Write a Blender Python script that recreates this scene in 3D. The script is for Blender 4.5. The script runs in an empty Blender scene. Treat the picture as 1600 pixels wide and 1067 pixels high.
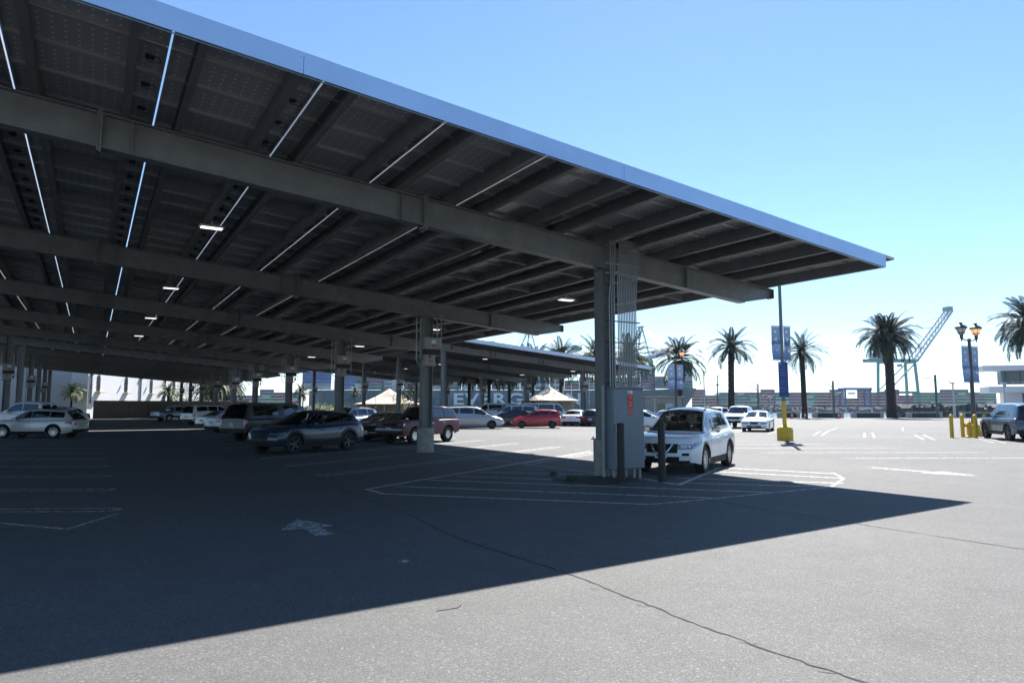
import bpy, math, random
from mathutils import Vector, Matrix
random.seed(7)
R = math.radians
scene = bpy.context.scene
COL = scene.collection

# ------------------------------------------------------------------ camera, sky, sun, exposure
CAM_H = 1.75
HEAD = R(31.51)                       # camera heading, clockwise from +Y
cam_d = bpy.data.cameras.new('camera'); cam = bpy.data.objects.new('camera', cam_d); COL.objects.link(cam)
cam_d.sensor_width = 36.0; cam_d.lens = 24.0; cam_d.clip_start = 0.05; cam_d.clip_end = 20000
cam.location = (0, 0, CAM_H); cam.rotation_euler = (R(90 + 5.43), 0, -HEAD)
scene.camera = cam

SUN = Vector((0.694, 0.594, 1.0)).normalized()      # towards the sun
SUN_EL = math.asin(SUN.z); SUN_AZ = math.atan2(SUN.x, SUN.y)
world = bpy.data.worlds.new('World'); scene.world = world; world.use_nodes = True
wn = world.node_tree.nodes; wl = world.node_tree.links; wn.clear()
w_out = wn.new('ShaderNodeOutputWorld'); w_bg = wn.new('ShaderNodeBackground'); w_sky = wn.new('ShaderNodeTexSky')
w_sky.sky_type = 'NISHITA'; w_sky.sun_disc = False; w_sky.sun_elevation = SUN_EL; w_sky.sun_rotation = SUN_AZ
w_sky.altitude = 0; w_sky.air_density = 1.0; w_sky.dust_density = 0.05; w_sky.ozone_density = 3.2
w_bg.inputs['Strength'].default_value = 0.061
w_tint = wn.new('ShaderNodeMix'); w_tint.data_type = 'RGBA'; w_tint.blend_type = 'MULTIPLY'; w_tint.inputs[0].default_value = 1.0; w_tint.inputs[7].default_value = (0.90, 1.0, 1.08, 1)   # the camera's cool white balance
wl.new(w_sky.outputs[0], w_tint.inputs[6]); wl.new(w_tint.outputs[2], w_bg.inputs[0]); wl.new(w_bg.outputs[0], w_out.inputs[0])
sun_d = bpy.data.lights.new('sun', 'SUN'); sun_d.energy = 5.0; sun_d.angle = R(0.53); sun_d.color = (1.0, 0.965, 0.91)
sun = bpy.data.objects.new('sun', sun_d); COL.objects.link(sun)
sun.rotation_euler = (-SUN).to_track_quat('-Z', 'Y').to_euler(); sun.location = (30, 30, 60)
vs = scene.view_settings
vs.view_transform = 'Standard'; vs.look = 'None'; vs.gamma = 1.0; vs.use_curve_mapping = False
vs.exposure = 1.55
scene.cycles.max_bounces = 8; scene.cycles.volume_bounces = 0
scene.cycles.transparent_max_bounces = 16

# ------------------------------------------------------------------ helpers
def FR(f, r, z=0.0):
    """forward / right of the place the photograph was taken from -> world"""
    return Vector((f*math.sin(HEAD) + r*math.cos(HEAD), f*math.cos(HEAD) - r*math.sin(HEAD), z))
RZ_FR = -HEAD                         # rotation that turns local x to 'right', local y to 'forward'

MATS = {}
def mat(name, col, rough=0.6, metal=0.0, var=0.12, scale=3.0, bump=0.0, bscale=40.0, coat=0.0, emit=None, estr=0.0, spec=0.5, objvar=0.0):
    if name in MATS: return MATS[name]
    m = bpy.data.materials.new(name); m.use_nodes = True; nt = m.node_tree; n = nt.nodes; l = nt.links
    b = n['Principled BSDF']
    b.inputs['Roughness'].default_value = rough; b.inputs['Metallic'].default_value = metal
    b.inputs['Specular IOR Level'].default_value = spec
    if coat: b.inputs['Coat Weight'].default_value = coat; b.inputs['Coat Roughness'].default_value = 0.04
    tc = n.new('ShaderNodeTexCoord')
    nz = n.new('ShaderNodeTexNoise'); nz.inputs['Scale'].default_value = scale; nz.inputs['Detail'].default_value = 6; nz.inputs['Roughness'].default_value = 0.65
    l.new(tc.outputs['Object'], nz.inputs['Vector'])
    mr = n.new('ShaderNodeMapRange'); mr.inputs['From Min'].default_value = 0.3; mr.inputs['From Max'].default_value = 0.7
    mr.inputs['To Min'].default_value = 1 - var; mr.inputs['To Max'].default_value = 1 + var
    l.new(nz.outputs['Fac'], mr.inputs['Value'])
    mx = n.new('ShaderNodeVectorMath'); mx.operation = 'SCALE'; mx.inputs[0].default_value = col[:3]
    last = mr.outputs[0]
    if objvar:
        oi = n.new('ShaderNodeObjectInfo'); m2 = n.new('ShaderNodeMapRange')
        m2.inputs['To Min'].default_value = 1 - objvar; m2.inputs['To Max'].default_value = 1 + objvar
        l.new(oi.outputs['Random'], m2.inputs['Value'])
        mm = n.new('ShaderNodeMath'); mm.operation = 'MULTIPLY'; l.new(last, mm.inputs[0]); l.new(m2.outputs[0], mm.inputs[1]); last = mm.outputs[0]
    l.new(last, mx.inputs['Scale']); l.new(mx.outputs[0], b.inputs['Base Color'])
    if var > 0:
        mr2 = n.new('ShaderNodeMapRange'); mr2.inputs['To Min'].default_value = max(0.02, rough - 0.08); mr2.inputs['To Max'].default_value = min(1, rough + 0.08)
        l.new(nz.outputs['Fac'], mr2.inputs['Value']); l.new(mr2.outputs[0], b.inputs['Roughness'])
    if bump:
        nb = n.new('ShaderNodeTexNoise'); nb.inputs['Scale'].default_value = bscale; nb.inputs['Detail'].default_value = 4
        l.new(tc.outputs['Object'], nb.inputs['Vector'])
        bp = n.new('ShaderNodeBump'); bp.inputs['Strength'].default_value = bump; bp.inputs['Distance'].default_value = 0.02
        l.new(nb.outputs['Fac'], bp.inputs['Height']); l.new(bp.outputs[0], b.inputs['Normal'])
    if emit: b.inputs['Emission Color'].default_value = (*emit, 1); b.inputs['Emission Strength'].default_value = estr
    MATS[name] = m
    return m

class MB:
    """collects shapes and builds ONE mesh object"""
    def __init__(s): s.v = []; s.f = []; s.mi = []
    def add(s, vs_, fs, mi=0):
        o = len(s.v); s.v += [tuple(p) for p in vs_]; s.f += [tuple(i + o for i in f) for f in fs]; s.mi += [mi]*len(fs); return s
    def box(s, c, d, M=None, mi=0):
        x, y, z = d[0]/2, d[1]/2, d[2]/2
        p = [Vector((a*x, b*y, e*z)) for e in (-1, 1) for b in (-1, 1) for a in (-1, 1)]
        if M is not None: p = [M @ q for q in p]
        c = Vector(c)
        return s.add([q + c for q in p], [(0,2,3,1),(4,5,7,6),(0,1,5,4),(2,6,7,3),(0,4,6,2),(1,3,7,5)], mi)
    def bbox(s, c, d, bev=0.02, mi=0):
        """box with chamfered edges"""
        x, y, z = d[0]/2, d[1]/2, d[2]/2; b = min(bev, x*0.9, y*0.9, z*0.9); c = Vector(c)
        rings = []
        for (zz, ins) in ((-z, b), (-z + b, 0), (z - b, 0), (z, b)):
            X, Y = x - ins, y - ins
            rings.append([Vector((-X+b,-Y,zz)),Vector((X-b,-Y,zz)),Vector((X,-Y+b,zz)),Vector((X,Y-b,zz)),Vector((X-b,Y,zz)),Vector((-X+b,Y,zz)),Vector((-X,Y-b,zz)),Vector((-X,-Y+b,zz))])
        vs_ = [p + c for r in rings for p in r]; fs = []
        for k in range(3):
            for i in range(8):
                j = (i + 1) % 8; fs.append((k*8+i, k*8+j, k*8+8+j, k*8+8+i))
        fs.append(tuple(range(7, -1, -1))); fs.append(tuple(range(24, 32)))
        return s.add(vs_, fs, mi)
    def beam(s, a, b, w, h=None, mi=0, up=(0, 0, 1)):
        """rectangular bar from a to b, w wide, h high"""
        a = Vector(a); b = Vector(b); h = h or w; d = (b - a); L = d.length
        if L < 1e-6: return s
        d /= L; u = Vector(up)
        if abs(d.dot(u)) > 0.98: u = Vector((0, 1, 0))
        x = d.cross(u).normalized(); y = x.cross(d).normalized()
        p = []
        for q in (a, b):
            for (i, j) in ((-1,-1),(1,-1),(1,1),(-1,1)): p.append(q + x*(i*w/2) + y*(j*h/2))
        return s.add(p, [(0,1,2,3),(7,6,5,4),(0,4,5,1),(1,5,6,2),(2,6,7,3),(3,7,4,0)], mi)
    def tube(s, pts, r, n=8, mi=0, cap=True):
        pts = [Vector(p) for p in pts]; rs = r if isinstance(r, (list, tuple)) else [r]*len(pts)
        vs_ = []; prev = None
        for i, p in enumerate(pts):
            d = (pts[min(i+1, len(pts)-1)] - pts[max(i-1, 0)]).normalized()
            if prev is None:
                u = Vector((0, 0, 1)) if abs(d.z) < 0.9 else Vector((0, 1, 0))
                x = d.cross(u).normalized()
            else: x = (prev - d*prev.dot(d)).normalized()
            prev = x; y = d.cross(x)
            for k in range(n):
                a = 2*math.pi*k/n; vs_.append(p + (x*math.cos(a) + y*math.sin(a))*rs[i])
        fs = []
        for i in range(len(pts)-1):
            for k in range(n): fs.append((i*n+k, i*n+(k+1)%n, (i+1)*n+(k+1)%n, (i+1)*n+k))
        if cap: fs.append(tuple(range(n-1, -1, -1))); fs.append(tuple((len(pts)-1)*n + k for k in range(n)))
        return s.add(vs_, fs, mi)
    def lathe(s, prof, n=20, c=(0, 0, 0), axis='z', mi=0):
        """prof = [(r, h)...]; axis z or y"""
        vs_ = []
        for (r, h) in prof:
            for k in range(n):
                a = 2*math.pi*k/n
                p = (r*math.cos(a), r*math.sin(a), h) if axis == 'z' else (r*math.cos(a), h, r*math.sin(a))
                vs_.append(Vector(p) + Vector(c))
        fs = []
        for i in range(len(prof)-1):
            for k in range(n):
                q = (i*n+k, i*n+(k+1)%n, (i+1)*n+(k+1)%n, (i+1)*n+k); fs.append(q if axis == 'z' else q[::-1])
        return s.add(vs_, fs, mi)
    def grid(s, rows, mi=0):
        n = len(rows[0]); vs_ = [p for r in rows for p in r]
        fs = [(i*n+j, i*n+j+1, (i+1)*n+j+1, (i+1)*n+j) for i in range(len(rows)-1) for j in range(n-1)]
        return s.add(vs_, fs, mi)
    def mesh(s, name, mats, smooth=False):
        me = bpy.data.meshes.new(name); me.from_pydata(s.v, [], s.f)
        for m in (mats if isinstance(mats, (list, tuple)) else [mats]): me.materials.append(m)
        if any(s.mi): me.polygons.foreach_set('material_index', s.mi)
        if smooth: me.polygons.foreach_set('use_smooth', [True]*len(me.polygons))
        me.update()
        if smooth: me.set_sharp_from_angle(angle=R(38))
        return me
    def build(s, name, mats, parent=None, smooth=False, loc=None):
        return link(name, s.mesh(name, mats, smooth), parent, loc)

def link(name, me, parent=None, loc=None, rot=None):
    o = bpy.data.objects.new(name, me); COL.objects.link(o)
    if parent: o.parent = parent
    if loc is not None: o.location = loc
    if rot is not None: o.rotation_euler = rot
    return o
def tag(o, label=None, cat=None, group=None, kind=None):
    if label: o['label'] = label
    if cat: o['category'] = cat
    if group: o['group'] = group
    if kind: o['kind'] = kind
    return o
def thing(name, label, cat, loc=(0, 0, 0), rz=0, group=None):
    o = bpy.data.objects.new(name, None); COL.objects.link(o); o.empty_display_size = 0.2
    o.location = loc; o.rotation_euler = (0, 0, rz)
    return tag(o, label, cat, group)
def kids(o): return [c for c in COL.objects if c.parent == o]
def dup(root, loc, rz=None, label=None, group=None, ch=None):
    """copy of a thing with copies of its parts and sub-parts; ch = children map"""
    r = root.copy(); COL.objects.link(r); r.location = loc
    if rz is not None: r.rotation_euler = (0, 0, rz)
    if label: r['label'] = label
    if group: r['group'] = group
    for (c, gs) in ch:
        k = c.copy(); COL.objects.link(k); k.parent = r
        for g in gs:
            d = g.copy(); COL.objects.link(d); d.parent = k
    return r
def tree_of(root): return [(c, kids(c)) for c in kids(root)]

# ------------------------------------------------------------------ materials
def asphalt_mat():
    m = bpy.data.materials.new('asphalt'); m.use_nodes = True; nt = m.node_tree; n = nt.nodes; l = nt.links; b = n['Principled BSDF']
    tc = n.new('ShaderNodeTexCoord')
    def noise(sc, det=4, rough=0.6):
        t = n.new('ShaderNodeTexNoise'); t.inputs['Scale'].default_value = sc; t.inputs['Detail'].default_value = det; t.inputs['Roughness'].default_value = rough
        l.new(tc.outputs['Object'], t.inputs['Vector']); return t
    def rng(o, a, c, d, e):
        t = n.new('ShaderNodeMapRange'); t.inputs[1].default_value = a; t.inputs[2].default_value = c; t.inputs[3].default_value = d; t.inputs[4].default_value = e
        l.new(o, t.inputs[0]); return t.outputs[0]
    def mul(a, c):
        t = n.new('ShaderNodeMath'); t.operation = 'MULTIPLY'; l.new(a, t.inputs[0]); l.new(c, t.inputs[1]); return t.outputs[0]
    big = rng(noise(0.12, 5).outputs['Fac'], 0.3, 0.7, 0.88, 1.10)
    mid = rng(noise(1.7, 5, 0.7).outputs['Fac'], 0.3, 0.7, 0.90, 1.08)
    vo = n.new('ShaderNodeTexVoronoi'); vo.inputs['Scale'].default_value = 130; l.new(tc.outputs['Object'], vo.inputs['Vector'])
    sep = n.new('ShaderNodeSeparateColor'); l.new(vo.outputs['Color'], sep.inputs[0])
    grain = rng(sep.outputs[0], 0.0, 1.0, 0.62, 1.32)
    vo2 = n.new('ShaderNodeTexVoronoi'); vo2.inputs['Scale'].default_value = 62; l.new(tc.outputs['Object'], vo2.inputs['Vector'])
    sep2 = n.new('ShaderNodeSeparateColor'); l.new(vo2.outputs['Color'], sep2.inputs[0])
    chips = rng(sep2.outputs[1], 0.88, 1.0, 1.0, 1.6)
    st = noise(0.55, 6, 0.72)
    stain = rng(st.outputs['Fac'], 0.60, 0.74, 1.0, 0.80)
    oil = n.new('ShaderNodeTexVoronoi'); oil.inputs['Scale'].default_value = 0.33; oil.inputs['Randomness'].default_value = 1.0
    wv = noise(2.2, 4, 0.7); wm = n.new('ShaderNodeVectorMath'); wm.operation = 'MULTIPLY_ADD'; l.new(wv.outputs['Color'], wm.inputs[0]); wm.inputs[1].default_value = (0.8, 0.8, 0); l.new(tc.outputs['Object'], wm.inputs[2]); l.new(wm.outputs[0], oil.inputs['Vector'])
    spot = rng(oil.outputs['Distance'], 0.05, 0.15, 0.87, 1.0)
    stain = mul(stain, spot)
    tot = mul(mul(mul(big, mid), mul(grain, chips)), stain)
    sc = n.new('ShaderNodeVectorMath'); sc.operation = 'SCALE'; sc.inputs[0].default_value = (0.100, 0.099, 0.097)
    l.new(tot, sc.inputs['Scale']); l.new(sc.outputs[0], b.inputs['Base Color'])
    b.inputs['Roughness'].default_value = 0.8; b.inputs['Specular IOR Level'].default_value = 0.3
    bp = n.new('ShaderNodeBump'); bp.inputs['Strength'].default_value = 0.9; bp.inputs['Distance'].default_value = 0.006
    l.new(sep.outputs[1], bp.inputs['Height']); l.new(bp.outputs[0], b.inputs['Normal'])
    return m
M_ASPH = asphalt_mat()

def paint_mat(name, col, wear=0.5):
    """worn road paint: bare patches let the road show through"""
    m = bpy.data.materials.new(name); m.use_nodes = True; nt = m.node_tree; n = nt.nodes; l = nt.links; b = n['Principled BSDF']
    b.inputs['Base Color'].default_value = (*col, 1); b.inputs['Roughness'].default_value = 0.7
    tc = n.new('ShaderNodeTexCoord'); t = n.new('ShaderNodeTexNoise'); t.inputs['Scale'].default_value = 9; t.inputs['Detail'].default_value = 8; t.inputs['Roughness'].default_value = 0.8
    l.new(tc.outputs['Object'], t.inputs['Vector'])
    r = n.new('ShaderNodeMapRange'); r.inputs[1].default_value = wear - 0.08; r.inputs[2].default_value = wear + 0.10; l.new(t.outputs['Fac'], r.inputs[0])
    tr = n.new('ShaderNodeBsdfTransparent'); mx = n.new('ShaderNodeMixShader'); l.new(r.outputs[0], mx.inputs[0]); l.new(tr.outputs[0], mx.inputs[1]); l.new(b.outputs[0], mx.inputs[2])
    l.new(mx.outputs[0], n['Material Output'].inputs[0]); return m
M_PAINT = paint_mat('road_paint', (0.50, 0.50, 0.49), 0.43)
M_PAINT2 = paint_mat('worn_road_paint', (0.44, 0.44, 0.43), 0.46)
M_PAINT3 = paint_mat('faded_lot_paint', (0.36, 0.36, 0.355), 0.47)
M_CRACK = mat('crack_dark', (0.02, 0.02, 0.02), 0.95, var=0.3)
M_STEEL = mat('galvanised_steel', (0.178, 0.186, 0.192), 0.5, 0.3, var=0.22, scale=2.5, bump=0.15, bscale=12)
M_PURL = mat('purlin_steel', (0.155, 0.163, 0.17), 0.55, 0.25, var=0.2, scale=1.7)
M_FASC = mat('sky_tinted_fascia_metal', (0.42, 0.62, 0.92), 0.42, 0.25, var=0.09, scale=0.7, bump=0.04, bscale=1.5)  # blue of the reflected sky put into the light metal's base colour
M_FASC2 = mat('pale_fascia_metal', (0.56, 0.64, 0.76), 0.42, 0.25, var=0.06, scale=1.2)  # paler copy, sky blue again mixed into the base colour
M_CONC = mat('pier_concrete', (0.30, 0.29, 0.27), 0.9, var=0.25, scale=4, bump=0.3)
M_CONDUIT = mat('conduit_zinc', (0.30, 0.30, 0.30), 0.4, 0.5, var=0.1)
M_CABINET = mat('cabinet_grey', (0.16, 0.195, 0.225), 0.45, 0.1, var=0.05)
M_BOX = mat('inverter_casing', (0.27, 0.275, 0.275), 0.5, var=0.06)
M_BLACK = mat('black_plastic', (0.018, 0.018, 0.019), 0.55, var=0.2)
M_RED = mat('warning_red', (0.55, 0.03, 0.03), 0.5, var=0.05)
M_WHITE = mat('white_paint', (0.75, 0.75, 0.74), 0.5, var=0.05)
M_YEL = mat('yellow_paint', (0.62, 0.40, 0.02), 0.5, var=0.12, scale=5)
M_BOLL = mat('dark_bollard', (0.013, 0.012, 0.012), 0.55, var=0.25, scale=6)
M_LENS = mat('light_lens', (0.8, 0.8, 0.78), 0.3, var=0, emit=(1.0, 0.98, 0.93), estr=0.7)
def panel_mat():
    m = bpy.data.materials.new('panel_underside'); m.use_nodes = True; nt = m.node_tree; n = nt.nodes; l = nt.links; b = n['Principled BSDF']
    tc = n.new('ShaderNodeTexCoord'); sx = n.new('ShaderNodeSeparateXYZ'); l.new(tc.outputs['Object'], sx.inputs[0])
    def cell(o, pitch):
        a = n.new('ShaderNodeMath'); a.operation = 'DIVIDE'; l.new(o, a.inputs[0]); a.inputs[1].default_value = pitch
        f = n.new('ShaderNodeMath'); f.operation = 'FRACT'; l.new(a.outputs[0], f.inputs[0])
        s = n.new('ShaderNodeMath'); s.operation = 'SUBTRACT'; l.new(f.outputs[0], s.inputs[0]); s.inputs[1].default_value = 0.5
        q = n.new('ShaderNodeMath'); q.operation = 'POWER'; q.inputs[1].default_value = 2
        ab = n.new('ShaderNodeMath'); ab.operation = 'ABSOLUTE'; l.new(s.outputs[0], ab.inputs[0]); l.new(ab.outputs[0], q.inputs[0]); return q.outputs[0]
    ad = n.new('ShaderNodeMath'); ad.operation = 'ADD'; l.new(cell(sx.outputs[0], 0.168), ad.inputs[0]); l.new(cell(sx.outputs[1], 0.168), ad.inputs[1])
    lt = n.new('ShaderNodeMath'); lt.operation = 'LESS_THAN'; l.new(ad.outputs[0], lt.inputs[0]); lt.inputs[1].default_value = 0.014
    mx = n.new('ShaderNodeMix'); mx.data_type = 'RGBA'; l.new(lt.outputs[0], mx.inputs[0])
    mx.inputs[6].default_value = (0.32, 0.325, 0.33, 1); mx.inputs[7].default_value = (0.75, 0.75, 0.75, 1)  # pale dots painted for daylight coming through between the cells
    oi = n.new('ShaderNodeObjectInfo'); mr = n.new('ShaderNodeMapRange'); mr.inputs[3].default_value = 0.85; mr.inputs[4].default_value = 1.12; l.new(oi.outputs['Random'], mr.inputs[0])
    sc = n.new('ShaderNodeVectorMath'); sc.operation = 'SCALE'; l.new(mx.outputs[2], sc.inputs[0]); l.new(mr.outputs[0], sc.inputs['Scale'])
    l.new(sc.outputs[0], b.inputs['Base Color']); b.inputs['Roughness'].default_value = 0.28
    return m
M_PANEL = panel_mat()
M_PFRAME = mat('panel_frame', (0.42, 0.42, 0.41), 0.4, 0.4, var=0.1)
M_PTOP = mat('panel_glass_top', (0.01, 0.012, 0.02), 0.12, var=0)

# ------------------------------------------------------------------ ground, water, far shore
gp = [FR(-200, -500), FR(-200, 500), FR(107, 500), FR(107, -14), FR(178, -14), FR(178, -500)]
mb = MB(); mb.add([(p.x, p.y, 0) for p in gp], [tuple(range(6))[::-1]])
mb.add([(p.x, p.y, z) for p in gp[2:6] for z in (0, -6)], [(0,1,3,2),(2,3,5,4),(4,5,7,6)])
ground = mb.build('asphalt_ground', M_ASPH); tag(ground, kind='structure')
if ground.data.polygons[0].normal.z < 0: ground.data.flip_normals()

def strip(name, pts, w, m, z=0.004, parent=ground, jit=0.0):
    """painted or sealed strip along a polyline on the ground"""
    mb = MB(); pts = [Vector((p[0], p[1], 0)) for p in pts]; A = []; B = []
    for i, p in enumerate(pts):
        d = (pts[min(i+1, len(pts)-1)] - pts[max(i-1, 0)]).normalized(); nrm = Vector((-d.y, d.x, 0))
        ww = w*(1 + random.uniform(-jit, jit))/2
        A.append((*(p + nrm*ww).xy, z)); B.append((*(p - nrm*ww).xy, z))
    mb.grid([A, B]); o = mb.build(name, m, parent)
    if o.data.polygons[0].normal.z < 0: o.data.flip_normals()
    return o
def hairpin(p, d, L, gap=0.34, w=0.095, m=None):
    """double stall line closed with a rounded end at p"""
    d = Vector((d[0], d[1], 0)).normalized(); nrm = Vector((-d.y, d.x, 0)); p = Vector((p[0], p[1], 0)); pts = [p + d*L + nrm*gap/2]
    for k in range(7):
        a = math.pi*k/6; pts.append(p + nrm*(gap/2*math.cos(a)) - d*(gap/2*math.sin(a)) + d*gap/2)
    pts.append(p + d*L - nrm*gap/2)
    strip('stall_line', pts, w, m or M_PAINT2)
UL = (-0.875, 0.484); UR = (0.87, 0.49)
for k in range(13): hairpin((0.47, 13.6 + 3.3*k), UL, 5.6)                 # stalls left of the aisle
for k in range(13):
    if k > 0: hairpin((5.0, 14.1 + 3.35*k), UR, 7.2)                        # stalls right of the aisle
    hairpin((17.4, 21.2 + 3.35*k), (-UR[0], -UR[1]), 6.6)
strip('stall_line', [(11.42, 14.4), (11.42, 58)], 0.10, M_PAINT2)
strip('hatch_border', [(5.05, 14.15), (16.8, 21.5)], 0.11, M_PAINT)
strip('hatch_border', [(5.05, 14.15), (5.1, 13.2)], 0.10, M_PAINT)
for a, b in (((5.11, 13.25), (8.61, 9.35)), ((5.8, 14.36), (10.34, 9.24)), ((6.96, 15.13), (11.91, 9.35)), ((7.94, 15.6), (10.25, 12.9)), ((8.95, 16.3), (10.92, 14.29)),
             ((11.35, 11.8), (13.84, 9.29)), ((12.3, 12.4), (14.76, 9.55)), ((14.3, 13.4), (15.74, 10.18)), ((15.3, 14.2), (16.64, 11.02))):
    strip('hatch_line', [a, b], 0.105, M_PAINT)
strip('hatch_border', [(8.61, 9.35), (9.7, 9.28), (13.86, 9.27)], 0.10, M_PAINT2)
strip('hatch_border', [(13.86, 9.27), (15.74, 10.18), (16.9, 11.26)], 0.08, M_PAINT3)
strip('hatch_border', [(11.6, 13.3), (11.27, 11.26)], 0.10, M_PAINT)
strip('hatch_border', [(11.27, 11.26), (13.57, 12.66), (15.6, 13.9)], 0.13, M_PAINT)
strip('hatch_border', [(-0.21, 11.83), (-1.1, 13.0), (-3, 14.2)], 0.09, M_PAINT2)
strip('hatch_border', [(-0.21, 11.83), (0.45, 13.1)], 0.07, M_PAINT2)
# arrow in the aisle and arrow in the open lot
mb = MB()
mb.add([(x, y, 0.0045) for x, y in ((2.36, 10.14), (2.81, 11.02), (3.13, 10.12), (2.93, 10.09), (2.94, 9.44), (2.67, 9.46), (2.69, 10.10))], [tuple(range(7))[::-1]])
o = mb.build('painted_arrow', M_PAINT3, ground)
if o.data.polygons[0].normal.z < 0: o.data.flip_normals()
mb = MB(); mb.add([(x, y, 0.0045) for x, y in ((19.05, 9.9), (19.05, 11.6), (19.35, 11.6), (19.35, 9.9), (19.75, 9.9), (19.2, 8.7), (18.65, 9.9))], [tuple(range(7))[::-1]])
o = mb.build('painted_arrow', M_PAINT3, ground)
if o.data.polygons[0].normal.z < 0: o.data.flip_normals()
strip('paint_fleck', [(3.06, 7.38), (3.16, 7.46)], 0.10, M_PAINT2)
# open lot, right: stall lines run away to the right
for k in range(9):
    y0 = 13.9 + 3.3*k
    strip('stall_line', [(22.0, y0), (22 + 0.85*8.5, y0 - 0.5*8.5)], 0.10, M_PAINT3)
    strip('stall_line', [(22.0 - 0.2, y0 + 0.26), (22 + 0.85*8.5 - 0.2, y0 - 0.5*8.5 + 0.26)], 0.10, M_PAINT3)
for k in range(-2, 5):
    x0, y0 = 37.4 - 0.0*k, 22.8 + 3.25*k
    for q in (0, 0.45): strip('stall_line', [(x0 + q*0.4, y0 - q), (x0 + 6.7 + q*0.4, y0 + 4.1 - q)], 0.12, M_PAINT3)
for k in range(5):
    strip('stall_line', [(44.2 + 6*k, 29.7 - 2.0*k), (52 + 6*k, 34 - 2.0*k)], 0.12, M_PAINT3)
for f in (60, 68, 77, 88): strip('stall_line', [FR(f, 24), FR(f, 60)], 0.13, M_PAINT3)
# cracks and joints running down the aisle
def crack(x0, ya, yb, w, drift):
    pts = []; y = ya; x = x0; k = 0
    while y < yb:
        pts.append((x + random.uniform(-0.018, 0.018), y)); y += random.uniform(0.05, 0.12)*(1 + max(0, (y-6))*0.15); x = x0 + drift(y)
    strip('crack', pts, w, M_CRACK, 0.0035, jit=0.6)
crack(4.3, 1.0, 34.0, 0.020, lambda y: 0.05*math.sin(y*1.3) + max(0, y - 8)*0.055)
crack(9.9, 3.2, 11.2, 0.020, lambda y: 0.05*math.sin(y*0.9))
crack(-3.6, 12.0, 30.0, 0.06, lambda y: (y - 12)*0.13)
crack(21.0, 2.0, 9.0, 0.014, lambda y: 0.1*math.sin(y))
for k in range(5):                                                          # short side branches of the main crack
    y = 2.2 + 0.75*k + random.uniform(-.2, .2); s_ = random.choice((-1, 1)); x = 4.3
    strip('crack', [(x, y), (x + s_*0.07, y + 0.06), (x + s_*0.10, y + 0.11)], 0.006, M_CRACK, 0.003, jit=0.5)
mb = MB(); mb.tube([(2.61, 5.50, 0.004), (2.70, 5.485, 0.008), (2.80, 5.49, 0.004), (2.86, 5.53, 0.010), (2.885, 5.57, 0.012)], 0.0028, 5)
tag(mb.build('twig', mat('twig_brown', (0.06, 0.045, 0.03), 0.9)), 'thin brown twig lying on the sunlit asphalt', 'twig')

# water and the far shore
def water_mat():
    m = bpy.data.materials.new('harbour_water'); m.use_nodes = True; nt = m.node_tree; n = nt.nodes; l = nt.links; b = n['Principled BSDF']
    b.inputs['Base Color'].default_value = (0.03, 0.06, 0.07, 1); b.inputs['Roughness'].default_value = 0.18
    tc = n.new('ShaderNodeTexCoord'); t = n.new('ShaderNodeTexNoise'); t.inputs['Scale'].default_value = 0.9; t.inputs['Detail'].default_value = 5
    l.new(tc.outputs['Object'], t.inputs['Vector']); bp = n.new('ShaderNodeBump'); bp.inputs['Strength'].default_value = 0.7; bp.inputs['Distance'].default_value = 0.5
    l.new(t.outputs['Fac'], bp.inputs['Height']); l.new(bp.outputs[0], b.inputs['Normal']); return m
mb = MB(); ps = [FR(60, -3500), FR(60, 3500), FR(9000, 9000), FR(9000, -9000)]; mb.add([(p.x, p.y, -3.4) for p in ps], [(3, 2, 1, 0)])
wat = mb.build('water', water_mat()); tag(wat, kind='structure')
if wat.data.polygons[0].normal.z < 0: wat.data.flip_normals()
mb = MB(); ps = [FR(592, -1800), FR(592, 1500), FR(4000, 4000), FR(4000, -4500)]; qs = [FR(586, -1800), FR(586, 1500)]
mb.add([(p.x, p.y, 1.2) for p in ps] + [(p.x, p.y, -4.5) for p in qs], [(3, 2, 1, 0), (0, 1, 5, 4)])
far = mb.build('far_terminal_ground', mat('far_ground', (0.16, 0.155, 0.15), 0.9, var=0.3, scale=0.05)); tag(far, kind='structure')
if far.data.polygons[0].normal.z < 0: far.data.flip_normals()
M_ROCK = mat('rock_dark', (0.09, 0.09, 0.09), 0.95, var=0.5, scale=0.7, bump=0.6, bscale=2)
mb = MB()
for k in range(700):                                                        # boulders of the far revetment
    r = -420 + 1000*random.random(); h = random.random(); s_ = random.uniform(1.2, 2.6)
    Mx = Matrix.Rotation(random.uniform(0, 6), 3, 'Z') @ Matrix.Rotation(random.uniform(0, 1), 3, 'X')
    mb.box(FR(591 - 5.5*(1-h), r, -3.4 + 4.4*h), (s_*1.6, s_, s_), Mx)
tag(mb.build('rock_revetment', M_ROCK), 'dark band of boulders along the far shore of the channel', 'rocks', kind='stuff')

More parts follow.
